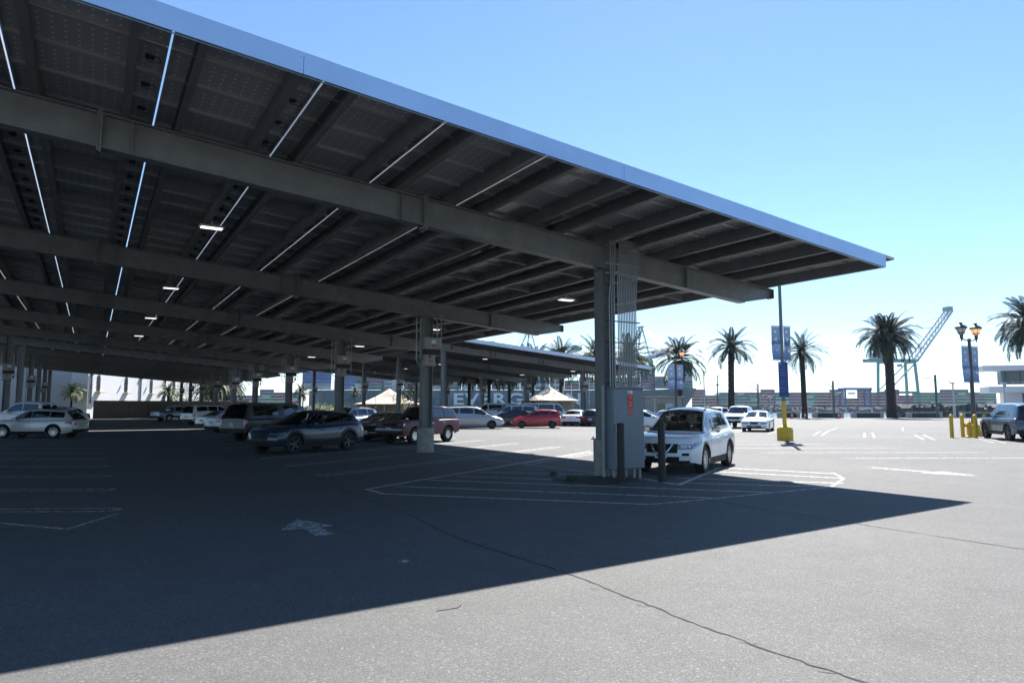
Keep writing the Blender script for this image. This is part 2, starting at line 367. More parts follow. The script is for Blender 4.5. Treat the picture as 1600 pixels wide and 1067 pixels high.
# ------------------------------------------------------------------ solar canopies
SL = 0.085
def ZR(x): return 5.32 + SL*(17.31 - x)           # underside of the purlins, on top of the girders
GAP = [0.73 + 2.13*n for n in range(-6, 9)]       # gaps between the panel rows
X0, X1 = GAP[0], GAP[-1]
BAY = 10.92; OX, OY = 11.05, 13.5
TILT = math.atan(SL)
PW, PD = 2.108, 1.052
def panel_mesh():
    mb = MB(); x, y, t, e = PW/2, PD/2, 0.062, 0.03
    mb.add([(-x,-y,0),(x,-y,0),(x,y,0),(-x,y,0)], [(0,1,2,3)], 2)
    o = [(-x,-y),(x,-y),(x,y),(-x,y)]; i = [(-x+e,-y+e),(x-e,-y+e),(x-e,y-e),(-x+e,y-e)]
    v = [(a, b, 0) for a, b in o] + [(a, b, -t) for a, b in o] + [(a, b, -t) for a, b in i] + [(a, b, -0.012) for a, b in i]
    f = []
    for k in range(4):
        j = (k+1) % 4; f += [(k, k+4, j+4, j), (k+4, k+8, j+8, j+4), (k+8, k+12, j+12, j+8)]
    mb.add(v, f, 1); mb.add(v[12:], [(3, 2, 1, 0)], 0)
    return mb.mesh('solar_panel', [M_PANEL, M_PFRAME, M_PTOP])
ME_PANEL = panel_mesh()
def jbox_mesh():
    mb = MB(); mb.bbox((0, 0, -0.035), (0.13, 0.09, 0.045), 0.012)
    pts = [(0.06, 0, -0.04)] + [(0.06 + 0.10*math.sin(a), 0.11*(1 - math.cos(a))*0.6 - 0.1, -0.045 - 0.05*math.sin(a/2)) for a in [k*0.5 for k in range(1, 11)]]
    mb.tube(pts, 0.006, 5); return mb.mesh('junction_box', M_BLACK)
ME_JBOX = jbox_mesh()

def sloped(mb, xa, xb, ya, yb, za, zb, mi=0):
    """prism following the roof slope: za, zb are heights above ZR"""
    v = [(x - OX, y - OY, ZR(x) + z) for x in (xa, xb) for y in (ya, yb) for z in (za, zb)]
    mb.add(v, [(0,1,3,2),(4,6,7,5),(0,4,5,1),(2,3,7,6),(0,2,6,4),(1,5,7,3)], mi)

def girder_mesh():
    mb = MB(); D = 0.62; xe = X1 - 0.2; xb = 16.25
    sloped(mb, X0 + 0.3, xe, OY - 0.13, OY + 0.13, -0.022, -0.002)                       # top flange
    sloped(mb, X0 + 1.4, xb, OY - 0.13, OY + 0.13, -D, -D + 0.022)                       # bottom flange
    # web with sloped ends
    pts = [(X0 + 0.3, -0.022), (X0 + 0.3, -0.26), (X0 + 1.4, -D + 0.022), (xb, -D + 0.022), (xe - 0.02, -0.26), (xe - 0.02, -0.022)]
    for s_ in (-1, 1): pass
    v = [(x - OX, s_*0.008, ZR(x) + z) for s_ in (-1, 1) for x, z in pts]; n = len(pts)
    f = [tuple(range(n)), tuple(range(2*n-1, n-1, -1))] + [(k, n+k, n+(k+1) % n, (k+1) % n) for k in range(n)]
    mb.add(v, f)
    # sloped end flange
    a, b = pts[3], pts[4]
    mb.add([(a[0]-OX, -0.13, ZR(a[0])-D), (b[0]-OX, -0.13, ZR(b[0])-0.28), (b[0]-OX, 0.13, ZR(b[0])-0.28), (a[0]-OX, 0.13, ZR(a[0])-D)], [(0, 1, 2, 3)])
    mb.add([(b[0]-OX+.012, -0.13, ZR(b[0])-0.28), (b[0]-OX+.012, -0.13, ZR(b[0])-0.02), (b[0]-OX+.012, 0.13, ZR(b[0])-0.02), (b[0]-OX+.012, 0.13, ZR(b[0])-0.28)], [(0, 3, 2, 1)])
    return mb.mesh('girder', M_STEEL)
def stiff_mesh(kind):
    mb = MB()
    if kind: mb.box((0, 0, -0.33), (0.035, 0.30, 0.80)); mb.box((-0.04, 0, -0.33), (0.03, 0.27, 0.74)); [mb.tube([(-0.075, y, z), (0.05, y, z)], 0.018, 6) for y in (-0.1, 0.1) for z in (-0.6, -0.42, -0.22, -0.06)]
    else: mb.box((0, -0.068, -0.31), (0.016, 0.118, 0.56)); mb.box((0, 0.068, -0.31), (0.016, 0.118, 0.56))
    return mb.mesh('splice_plate' if kind else 'stiffener', M_STEEL)
def purlin_mesh(length, flip=1):
    mb = MB()
    mb.box((0, length/2, 0.15), (0.014, length, 0.276)); mb.box((0.045*flip, length/2, 0.006), (0.11, length, 0.010)); mb.box((0.045*flip, length/2, 0.294), (0.11, length, 0.010))
    mb.box((0.096*flip, length/2, 0.02), (0.008, length, 0.03))
    return mb.mesh('purlin', M_PURL)
ME_GIRD = girder_mesh(); ME_SPL = stiff_mesh(1); ME_STF = stiff_mesh(0)
def column_mesh(top):
    mb = MB(); w, d = 0.40, 0.34
    for s_ in (-1, 1): mb.box((s_*(w/2 - 0.013), 0, top/2 + 0.45), (0.026, d, top - 0.9))
    mb.box((0, 0, top/2 + 0.45), (w - 0.052, 0.02, top - 0.9)); mb.box((0, 0, 0.935), (0.56, 0.52, 0.03)); mb.box((0, 0, top - 0.012), (w + 0.1, 0.30, 0.024))
    for a in (-1, 1):
        for b in (-1, 1): mb.tube([(a*0.24, b*0.22, 0.92), (a*0.24, b*0.22, 1.0)], 0.018, 6)
    return mb.mesh('column', M_STEEL)
def pier_mesh():
    mb = MB(); r = 0.325; mb.lathe([(r, -0.3), (r, 0.90), (r - 0.02, 0.92), (0.0, 0.92)], 28); return mb.mesh('concrete_pier', M_CONC, True)
ME_PIER = pier_mesh()
ME_COLS = {}
M_LIGHTB = mat('fixture_white', (0.7, 0.7, 0.7), 0.4, var=0.03)

def canopy(label, dx, dy, dz, frames, npan, xcols=(OX, -4.95), fm=None):
    root = thing('solar_canopy', label, 'solar canopy', (OX + dx, OY + dy, dz))
    y0 = OY - 3.73; y1 = OY + BAY*(frames - 1) + 3.73
    L = y1 - y0
    for k in range(frames):
        yy = BAY*k
        g = link('girder', ME_GIRD, root, (0, yy, 0))
        for xs, kd in ((-0.10, 1), (0.38, 0), (5.45, 0), (6.02, 1), (13.9, 0), (-8.0, 0)):
            link('splice_plate' if kd else 'stiffener', ME_SPL if kd else ME_STF, g, (xs - OX, 0, ZR(xs) + (0.02 if kd else 0)), (0, TILT*0, 0))
        for xc in xcols:
            top = ZR(xc) - 0.64
            if xc not in ME_COLS: ME_COLS[xc] = column_mesh(top + 0)
            c = link('column', ME_COLS[xc], root, (xc - OX, yy, 0)); link('concrete_pier', ME_PIER, c)
    pm = purlin_mesh(L - 0.08, 1); pm2 = purlin_mesh(L - 0.08, -1)
    PX = sorted([g - 0.52 for g in GAP[1:]] + [g + 0.40 for g in GAP[:-1]])
    for x in PX:
        left = any(abs(x - (g - 0.52)) < 1e-6 for g in GAP)
        link('purlin', pm if left else pm2, root, (x - OX, y0 + 0.04 - OY, ZR(x)))
    # bridging between the purlins, two lines in each bay
    bl = MB(); bl.box((0, 0, 0.15), (1.17, 0.012, 0.20)); bl.box((0, 0.03, 0.055), (1.17, 0.06, 0.01)); bm = bl.mesh('bridging', M_PURL)
    for k in range(-1, frames):
        for q in (3.3, 6.4):
            yy = BAY*k + q
            if not (y0 - OY + 0.3 < yy < y1 - OY - 0.3): continue
            for i, g in enumerate(GAP[:-1]):
                xm = g + 0.40 + 0.605
                if dx == 0 and dy == 0: link('bridging', bm, root, (xm - OX, yy, ZR(xm)), (0, TILT, 0))
    # fascia along the two short edges, in lengths
    cuts = [X0 + 0.42, -5.7, -1.6, 2.4, 8.5, 14.6, X1 - 0.47]
    for yf, sg in ((y0, -1), (y1, 1)):
        for a, b in zip(cuts[:-1], cuts[1:]):
            mb = MB(); e = 0.004
            sloped(mb, a + e, b - e, yf - 0.006 + sg*0.02, yf + 0.006 + sg*0.02, -0.005, 0.325)
            sloped(mb, a + e, b - e, yf - (0.05 if sg > 0 else -0.02), yf + (-0.02 if sg > 0 else 0.05), -0.012, -0.006)
            mb.tube([(b - OX - 0.05, yf - OY + sg*0.03, ZR(b) + z) for z in (0.04, 0.05)], 0.014, 6); mb.tube([(b - OX - 0.05, yf - OY + sg*0.03, ZR(b) + z) for z in (0.24, 0.25)], 0.014, 6)
            mb.build('fascia', fm or M_FASC, root)
    # panels
    ny = int((L + 0.05)/1.045); st = L/ny; allp = []
    for i in range(len(GAP) - 1):
        xm = (GAP[i] + GAP[i+1])/2
        for j in range(ny): allp.append((xm, y0 + st*(j + 0.5)))
    C = Vector((-dx, -dy))
    def vis(p):
        v = Vector(p) - C; return v.length - (0 if (v.x > -0.10*v.y - 2.2) else 1000)
    allp.sort(key=vis)
    for (x, y) in allp[:npan]:
        p = link('solar_panel', ME_PANEL, root, (x - OX, y - OY + random.uniform(-.003, .003), ZR(x) + 0.345 + random.uniform(-.003, .003)), (0, TILT, 0))
        if (Vector((x, y)) - C).length < 26: link('junction_box', ME_JBOX, p, (PW/2 - 0.22, random.uniform(-.02, .02), 0))
    mb = MB(); rot = Matrix.Rotation(TILT, 3, 'Y')
    for (x, y) in allp[npan:]:
        c = Vector((x - OX, y - OY, ZR(x) + 0.345))
        mb.add([rot @ Vector(v) + c for v in [q.co for q in ME_PANEL.vertices]], [tuple(q.vertices) for q in ME_PANEL.polygons])
        mb.mi[-len(ME_PANEL.polygons):] = [q.material_index for q in ME_PANEL.polygons]
    tag(mb.build('solar_panel', [M_PANEL, M_PFRAME, M_PTOP], root), kind='stuff')
    return root
A1 = canopy('near solar carport with fascia tinted sky blue, a big grey cabinet at its first column', 0, 0, 0, 5, 300)
A2 = canopy('solar carport beyond the thin sunlit gap, ending before the white building', 0, 53.1, 0, 5, 0)
B1 = canopy('solar carport past the open lot, sheltering the red hatchback and white vans', 33.0, 44.05, 0.3, 5, 0, xcols=(OX, -5.2), fm=M_FASC2)

# light fixtures under the canopies
def light_proto():
    t = thing('canopy_light', 'white lamp hung under the solar carport', 'light', (0, 0, -50), 0, 'lamps under the carports')
    mb = MB(); mb.bbox((0, 0, 0.03), (0.62, 0.30, 0.06), 0.02); mb.tube([(0, 0, 0.05), (0, 0, 0.18)], 0.02, 6); mb.build('housing', M_LIGHTB, t)
    mb = MB(); mb.box((0, 0, -0.008), (0.52, 0.22, 0.012)); mb.build('lens', M_LENS, t); return t
lp = light_proto(); lt = tree_of(lp); first = True
for (cx, cy, cz, nf) in ((0, 0, 0, 5), (0, 53.1, 0, 3), (33.0, 44.05, 0.3, 4)):
    for k in range(nf):
        for x in (2.48, 14.07):
            if k == nf - 1 and nf == 5 and x > 10: pass
            loc = (x + cx, 19.3 + BAY*k + cy - (0 if k < 4 else 4.0), ZR(x) + cz - 0.12)
            if first: lp.location = loc; first = False
            else: dup(lp, loc, ch=lt)

# inverters with conduits on the columns
def inverter_proto():
    t = thing('inverter', 'grey inverter with red warning label on a carport column', 'inverter', (0, 0, -50), 0, 'inverters on the carport columns')
    mb = MB(); mb.bbox((0.06, 0, 4.18), (0.68, 0.26, 0.46), 0.02); c = mb.build('casing', M_BOX, t)
    mb = MB(); mb.bbox((0.06, 0.01, 3.85), (0.66, 0.24, 0.2), 0.015); [mb.box((0.06, -0.115, 3.78 + 0.035*q), (0.6, 0.006, 0.012)) for q in range(5)]; mb.build('cooling_vent', M_BLACK, t)
    mb = MB(); mb.bbox((-0.03, 0.02, 3.53), (0.46, 0.2, 0.42), 0.015); d = mb.build('disconnect_box', M_BOX, t)
    mb = MB(); mb.box((0.10, -0.134, 4.27), (0.20, 0.006, 0.06)); mb.box((0.10, -0.134, 4.20), (0.20, 0.004, 0.05)); mb.build('notice', M_WHITE, c)
    mb = MB(); mb.box((0.10, -0.134, 4.07), (0.12, 0.006, 0.07)); mb.build('warning_label', M_RED, c)
    mb = MB(); mb.box((-0.03, -0.084, 3.50), (0.07, 0.006, 0.14)); mb.build('warning_label', M_RED, d)
    mb = MB(); mb.bbox((-0.03, -0.105, 3.66), (0.09, 0.05, 0.07), 0.012); mb.build('switch', M_BLACK, d)
    def cond(pts, r=0.021):
        m_ = MB(); m_.tube(pts, r, 6); m_.build('conduit', M_CONDUIT, t)
    cond([(-0.52, 0.1, 5.15), (-0.52, 0.1, 3.55)] + [(-0.52 + 0.24*(1-math.cos(a)), 0.1, 3.55 - 0.24*math.sin(a)) for a in [k*math.pi/10 for k in range(1, 6)]] + [(0.22, 0.1, 3.31), (0.30, 0.1, 3.36), (0.31, 0.1, 3.5)])
    cond([(-0.36, 0.1, 5.15), (-0.36, 0.1, 3.6), (-0.24, 0.08, 3.55)])
    cond([(0.02, 0.02, 5.4), (0.10, 0.02, 5.3), (0.30, 0.02, 5.05), (0.32, 0.02, 4.9), (0.32, 0.06, 3.7)])
    cond([(0.52, 0.1, 5.35), (0.52, 0.1, 3.4)]); 
    mb = MB(); mb.bbox((0.34, 0.08, 3.55), (0.10, 0.10, 0.2), 0.015); mb.build('pull_box', M_BLACK, t)
    for z in (4.62, 3.72):
        mb = MB(); mb.box((0, 0.13, z), (1.1, 0.03, 0.035)); mb.build('strut', M_STEEL, t)
    return t
ip = inverter_proto(); it = tree_of(ip); first = True
spots = [(OX, OY + BAY*k, 0) for k in range(1, 5)] + [(-4.95, OY + BAY*4, 0)] + [(OX, OY + 53.1 + BAY*k, 0) for k in range(5)] + [(-4.95, OY + 53.1 + BAY*k, 0) for k in (1, 3)]
spots += [(OX + 33.0, OY + 44.05 + BAY*k, 0.0) for k in range(4)] + [(-5.2 + 33.0, OY + 44.05 + BAY*k, 0.0) for k in range(1, 5)]
for (x, y, z) in spots:
    hi = (ZR(-4.95) - ZR(OX)) if abs(x - (-4.95)) < 0.01 or abs(x - 27.8) < 0.01 else 0
    loc = (x, y - 0.17 - 0.15, z + hi*0.15)
    if first: ip.location = loc; first = False
    else: dup(ip, loc, ch=it)

# ------------------------------------------------------------------ cabinet, conduit bank and bollards at the first column
cb = thing('electrical_cabinet', 'large grey steel electrical cabinet with red warning labels at the first column', 'cabinet', (11.19, 12.99, 0))
mb = MB(); mb.bbox((0, 0, 1.215), (1.0, 0.36, 1.95), 0.012); body = mb.build('casing', M_CABINET, cb)
mb = MB(); mb.bbox((0.0, -0.19, 1.21), (0.965, 0.02, 1.90), 0.006); door = mb.build('door', M_CABINET, cb)
mb = MB(); mb.box((0, -0.01, 2.205), (1.04, 0.44, 0.025)); mb.build('rain_hood', M_CABINET, cb)
mb = MB(); mb.bbox((-0.42, -0.215, 1.22), (0.05, 0.03, 0.16), 0.01); mb.build('door_handle', M_CONDUIT, door)
mb = MB(); mb.box((0.03, -0.2035, 2.095), (0.17, 0.005, 0.075)); nt_ = mb.build('notice', M_WHITE, door)
mb = MB()
for q in range(3): mb.box((-0.02 + 0.01*q, -0.2075, 2.115 - 0.02*q), (0.10 + 0.02*q, 0.002, 0.009))
mb.build('lettering', M_BLACK, nt_)
mb = MB(); mb.box((0.04, -0.2035, 1.88), (0.165, 0.005, 0.33)); mb.build('warning_label', M_RED, door)
mb = MB(); mb.box((0.05, -0.2035, 1.62), (0.115, 0.005, 0.14)); mb.build('warning_label', M_RED, door)
mb = MB()
for q, (w, z) in enumerate(((0.11, 2.0), (0.08, 1.95), (0.12, 1.86), (0.09, 1.81), (0.10, 1.76), (0.07, 1.65), (0.08, 1.60))): mb.box((0.035 + 0.008*(q % 2), -0.2075, z), (w, 0.002, 0.018))
mb.build('lettering', mat('label_pink', (0.75, 0.3, 0.28), 0.5), door)
for x, y in ((-0.42, -0.1), (-0.42, 0.1), (0.22, -0.1), (0.40, -0.1), (0.40, 0.1), (0.05, 0.0)):
    mb = MB(); mb.tube([(x, y, 0), (x, y, 0.25)], 0.035, 8); mb.build('leg', M_CONDUIT, cb)
bk = thing('conduit_bank', 'row of fifteen metal conduits dropping from the carport into the grey cabinet', 'conduits', (11.19, 12.99, 2.21))
xs_top = [-0.30, -0.22, -0.15] + [0.0 + 0.058*q for q in range(12)]
for q, xt in enumerate(xs_top):
    xb = (-0.39 + 0.075*q) if q < 3 else (-0.11 + 0.053*(q - 3))
    xm = (-0.33 + 0.055*q) if q < 3 else (-0.12 + 0.058*(q - 3))
    mb = MB(); r_ = 0.0158
    mb.tube([(xb, 0.02, 0), (xb, 0.02, 2.2), (xm, 0.02, 2.7), (xt, 0.06, 3.35), (xt, 0.06, 3.72)], r_, 7)
    mb.tube([(xt, 0.06, 3.58), (xt, 0.06, 3.74)], 0.02, 7); mb.build('conduit', M_CONDUIT, bk, True)
for z in (0.12, 1.12, 1.65, 2.55, 2.85, 3.1):
    mb = MB(); mb.box((0.08, 0.055, z), (1.1, 0.03, 0.03)); mb.build('strut', M_CONDUIT if z > 2.8 else M_BLACK, bk)
mb = MB(); mb.tube([(0, 0, 0), (0, 0, 2.24)], 0.045, 10); mb.lathe([(0.045, 2.24), (0.03, 2.27), (0, 2.275)], 10); gpst = mb.build('guard_pipe', mat('pipe_grey', (0.30, 0.30, 0.28), 0.6, var=0.2), None, True, (10.62, 13.08, 0))
tag(gpst, 'thin grey pipe standing left of the cabinet by the first concrete pier', 'pipe')
def bollard(loc, h, label):
    t = thing('bollard', label, 'bollard', loc, 0, 'dark guard bollards')
    mb = MB(); mb.lathe([(0.088, -0.1), (0.085, h - 0.06)], 16); mb.build('post', M_BOLL, t, True)
    mb = MB(); mb.lathe([(0.093, h - 0.06), (0.093, h - 0.02), (0.06, h), (0.0, h + 0.005)], 16); mb.build('cap', M_BOLL, t, True); return t
bollard((10.60, 12.42, 0), 1.36, 'dark bollard in front of the grey cabinet door')
bollard((11.42, 11.93, 0), 1.39, 'dark bollard in front of the white crossover grille')
# earth and weeds round the pier
mb = MB(); rows = []
for i in range(9):
    ring = []
    for k in range(24):
        a = 2*math.pi*k/24; s_ = i/8.0; rr = 1 + 0.15*math.sin(3*a + 1) + 0.1*math.sin(5*a)
        ring.append((10.55 + 1.15*rr*s_*math.cos(a), 13.15 + 0.85*rr*s_*math.sin(a), 0.055*(1 - s_**2) + random.uniform(0, 0.012)*(1 - s_) + 0.002))
    rows.append(ring + [ring[0]])
mb.grid(rows); dirt = mb.build('dirt_patch', mat('dirt', (0.045, 0.04, 0.036), 0.95, var=0.4, scale=7, bump=0.5), None, True); tag(dirt, kind='structure')
M_WEED = mat('weed_green', (0.05, 0.09, 0.025), 0.7, var=0.3)
for (wx, wy, sz) in ((9.72, 13.15, 0.19), (9.5, 12.9, 0.15), (9.95, 14.25, 0.16), (11.75, 12.3, 0.09)):
    mb = MB()
    for k in range(46):
        a = random.uniform(0, 6.283); e = random.uniform(0.3, 1.3); L_ = sz*random.uniform(0.6, 1.2); d = Vector((math.cos(a)*math.cos(e), math.sin(a)*math.cos(e), math.sin(e))); s_ = Vector((-math.sin(a), math.cos(a), 0))*0.012
        b_ = Vector((random.uniform(-.5, .5)*sz, random.uniform(-.5, .5)*sz, 0.0)); mb.add([b_ - s_*0.5, b_ + d*L_*0.5 - s_, b_ + d*L_ - Vector((0, 0, 0.02)), b_ + d*L_*0.5 + s_, b_ + s_*0.5], [(0, 1, 2, 3, 4)])
    w = mb.build('weed', M_WEED, None, False, (wx, wy, 0.03 if wx < 11 else 0.0)); tag(w, 'small green weed growing in the dirt by the first pier', 'weed', 'weeds by the first pier')

# ------------------------------------------------------------------ vehicles
def carpaint(name, col, rough=0.28, metal=0.0, coat=0.6):
    m = mat('paint_' + name, col, rough, metal, var=0.03, scale=1.5, coat=coat); return m
def glass_mat(name, tint, refl=0.10):
    m = bpy.data.materials.new(name); m.use_nodes = True; nt = m.node_tree; n = nt.nodes; l = nt.links
    tr = n.new('ShaderNodeBsdfTransparent'); tr.inputs[0].default_value = (*tint, 1)
    gl = n.new('ShaderNodeBsdfGlossy'); gl.inputs['Roughness'].default_value = 0.03; gl.inputs[0].default_value = (0.9, 0.95, 1, 1)
    fr = n.new('ShaderNodeLayerWeight'); fr.inputs[0].default_value = 0.5; pw = n.new('ShaderNodeMath'); pw.operation = 'POWER'; l.new(fr.outputs['Facing'], pw.inputs[0]); pw.inputs[1].default_value = 4.0
    ad = n.new('ShaderNodeMath'); ad.operation = 'MULTIPLY_ADD'; l.new(pw.outputs[0], ad.inputs[0]); ad.inputs[1].default_value = 0.9; ad.inputs[2].default_value = refl; ad.use_clamp = True
    mx = n.new('ShaderNodeMixShader'); l.new(ad.outputs[0], mx.inputs[0]); l.new(tr.outputs[0], mx.inputs[1]); l.new(gl.outputs[0], mx.inputs[2])
    l.new(mx.outputs[0], n['Material Output'].inputs[0]); return m
M_GLASS = glass_mat('car_glass', (0.15, 0.18, 0.17), 0.07); M_TINT = glass_mat('tinted_glass', (0.10, 0.11, 0.12))
M_TYRE = mat('tyre_rubber', (0.018, 0.018, 0.018), 0.85, var=0.2)
M_RIM = mat('alloy', (0.5, 0.5, 0.51), 0.3, 0.8, var=0.05); M_RIMD = mat('dark_alloy', (0.06, 0.06, 0.065), 0.35, 0.6, var=0.05)
M_TRIM = mat('dark_trim', (0.014, 0.014, 0.015), 0.6, var=0.15, spec=0.25); M_CHROME = mat('chrome', (0.7, 0.7, 0.72), 0.12, 1.0, var=0)
M_HEAD = mat('headlamp', (0.30, 0.33, 0.37), 0.08, 0.6, var=0.7, scale=16, coat=1); M_TAIL = mat('tail_lamp', (0.45, 0.012, 0.015), 0.15, var=0.1, coat=1)
M_SEAT = mat('seat_fabric', (0.035, 0.035, 0.037), 0.9, var=0.15); M_PLATE = mat('plate_white', (0.7, 0.71, 0.73), 0.5, var=0.05); M_PLTXT = mat('plate_blue', (0.03, 0.04, 0.15), 0.6)
M_AMBER = mat('amber', (0.6, 0.2, 0.02), 0.2, var=0, coat=1)

def interp(pts, x):
    if x <= pts[0][0]: return pts[0][1]
    for (a, b), (c, d) in zip(pts[:-1], pts[1:]):
        if x <= c: return b + (d - b)*(x - a)/max(1e-9, c - a)
    return pts[-1][1]
def smooth_interp(pts, x, h=0.07): return sum(interp(pts, x + h*k) for k in (-1, -0.5, 0, 0.5, 1))/5.0

WHEELS = {}
def wheel_meshes(Rr, w, rimfrac, style):
    key = (Rr, w, rimfrac, style)
    if key in WHEELS: return WHEELS[key]
    ri = Rr*rimfrac; h = w/2
    t = MB(); t.lathe([(ri, -h*0.8), (ri + 0.02, -h*0.97), (Rr*0.93, -h), (Rr*0.985, -h*0.8), (Rr, -h*0.4), (Rr, h*0.4), (Rr*0.985, h*0.8), (Rr*0.93, h), (ri + 0.02, h*0.97), (ri, h*0.8)], 32, axis='y')
    tm = t.mesh('tyre', M_TYRE, True)
    m_, ns, sw = {'alloy10': (M_RIM, 10, 0.045), 'alloy5': (M_RIM, 5, 0.10), 'dark5': (M_RIMD, 5, 0.085), 'steel': (M_RIM, 8, 0.09)}[style]
    r = MB()
    r.lathe([(ri*0.90, h*0.72), (ri*0.97, h*0.86), (ri*1.005, h*0.84), (ri*1.0, h*0.3), (ri*0.98, -h*0.8)], 32, axis='y')
    r.lathe([(0.0, h*0.74), (0.05, h*0.74), (0.068, h*0.66), (0.07, h*0.3)], 16, axis='y')
    for k in range(ns):
        a = 2*math.pi*k/ns; d = Vector((math.cos(a), 0, math.sin(a)))
        r.beam(d*0.05 + Vector((0, h*0.60, 0)), d*ri*0.95 + Vector((0, h*0.70, 0)), sw, 0.03, up=(0, 1, 0))
    rm = r.mesh('rim', m_, True)
    b = MB(); b.lathe([(0.0, h*0.25), (ri*0.99, h*0.25)], 24, axis='y'); bm = b.mesh('brake_disc', M_TRIM)
    WHEELS[key] = (tm, rm, bm); return WHEELS[key]

def smoothstep(a, b, x):
    t = min(1, max(0, (x - a)/(b - a))); return t*t*(3 - 2*t)

def car(label, cat, S, loc, ang, paint, group='parked vehicles', detail=True):
    """S: dict. local +x is the nose, +y the driver's side, origin on the ground under the middle"""
    L, W = S['L'], S['W']; hx = L/2; hw = W/2
    t = thing(S.get('name', 'parked_car'), label, cat, (loc[0], loc[1], S.get('z', 0)), ang, group)
    top, roof = S['top'], S['roof']; Rw = S['R']; xf, xr = S['ax']; Ra = Rw + S.get('archgap', 0.055); sill = S['sill']
    fb, rb = S.get('fbulge', 0.16), S.get('rbulge', 0.10); frake, rrake = S.get('frake', 0.09), S.get('rrake', 0.05)
    nose_w, tail_w = S.get('nose', 0.12), S.get('tail', 0.09)
    def wid(x):
        e = 1 - nose_w*max(0, (x - (hx - 0.75))/0.75)**2.2 - tail_w*max(0, ((-hx + 0.6) - x)/0.6)**2.2
        return hw*e
    def ztop(x): return smooth_interp(top, x, 0.06)
    def zbot(x):
        z = sill + S.get('fup', 0.06)*smoothstep(hx - 0.5, hx, x) + S.get('rup', 0.10)*smoothstep(-hx + 0.5, -hx, x)
        for c in (xf, xr):
            d = abs(x - c)
            if d < Ra: z = max(z, Rw*0.98 + math.sqrt(Ra*Ra - d*d)*1.0 - 0.0)
        return z
    KS = [(0.0, 0.955), (0.14, 0.985), (0.32, 1.0), (0.52, 0.998), (0.72, 0.992), (0.86, 0.975), (0.95, 0.945), (1.0, 0.895)]
    if S.get('boxy'): KS = [(0.0, 0.975), (0.14, 0.99), (0.32, 1.0), (0.55, 1.0), (0.78, 0.995), (0.9, 0.985), (0.97, 0.965), (1.0, 0.93)]
    def yf(tt): return interp(KS, tt)
    def warp(x, y, tt):
        w = max(0.2, wid(x)); q = 1 - min(1, abs(y)/w)**2
        ff = smoothstep(hx - 0.9, hx, x); rr = smoothstep(-hx + 0.7, -hx, x)
        return x + fb*ff*q - fb*ff - frake*ff*max(0, tt - 0.45)**1.5*2.2 + 0.05*ff*(1 - abs(tt - 0.35)*2) - rb*rr*q + rb*rr + rrake*rr*max(0, tt - 0.4)**1.3*2
    def zmid(x): return sill + (ztop(x) - sill)
    def P(x, tt, side, off=0.0):
        """point on the body side; tt measured from the sill line (0) to the shoulder (1)"""
        zb0 = sill + S.get('fup', 0.06)*smoothstep(hx - 0.5, hx, x) + S.get('rup', 0.10)*smoothstep(-hx + 0.5, -hx, x)
        z = zb0 + (ztop(x) - zb0)*tt; y = wid(x)*yf(tt)
        return Vector((warp(x, y, tt), side*(y + off), z))
    def CAP(end, fy, tt, off=0.0):
        """point on the nose (end=1) or tail (-1); fy from -1 to 1"""
        x = hx*end; p = P(x, tt, 1); y = p.y*fy; z = p.z + (S.get('crown', 0.03)*(1 - fy*fy) if tt > 0.97 else 0)
        return Vector((warp(x, y, tt) + off*end, y, z))
    # stations, denser at the arches
    xs = set([-hx, hx]);
    for k in range(31): xs.add(-hx + L*k/30)
    for c in (xf, xr):
        for k in range(-12, 13): xs.add(c + Ra*math.sin(math.pi/2*k/12)*(1 if abs(k) < 12 else 1.001))
    for d in (0.03, 0.08, 0.16): xs.add(hx - d); xs.add(-hx + d)
    xs = sorted(x for x in xs if -hx - 1e-9 <= x <= hx + 1e-9)
    TT = [k[0] for k in KS]; FY = [-0.8, -0.5, 0.0, 0.5, 0.8]
    rows = []
    for x in xs:
        zb0 = P(x, 0, 1).z; zt_ = ztop(x); zb_ = zbot(x); ring = []
        def side(s):
            out = []
            for tt in TT:
                z = max(zb0 + (zt_ - zb0)*tt, zb_); t2 = min(1.0, (z - zb0)/max(1e-6, zt_ - zb0)); y = wid(x)*yf(t2); out.append(Vector((warp(x, y, t2), s*y, z)))
            return out
        l_ = side(1); r_ = side(-1); yt = l_[-1].y; ring += l_
        for fy in FY[::-1]: ring.append(Vector((warp(x, yt*fy, 1.0), yt*fy, zt_ + S.get('crown', 0.03)*(1 - fy*fy))))
        ring += r_[::-1]; rows.append(ring)
    mb = MB(); mb.grid(rows)
    for end, row in ((1, rows[-1]), (-1, rows[0])):
        g = []
        for i, tt in enumerate(TT):
            a = row[i]; b = row[-1 - i]
            if i == len(TT) - 1: line = [a] + row[len(TT):len(TT) + 5] + [b]
            else: line = [a] + [Vector((warp(hx*end, a.y*fy, tt), a.y*fy, a.z)) for fy in FY[::-1]] + [b]
            g.append(line)
        mb.grid(g)
    body = mb.build('body', paint, t, True)
    # greenhouse
    xg0, xg1 = roof[0][0], roof[-1][0]
    tum = S.get('tumble', 0.27)
    def zr(x): return smooth_interp(roof, x, 0.05) if xg0 + 0.06 < x < xg1 - 0.06 else interp(roof, x)
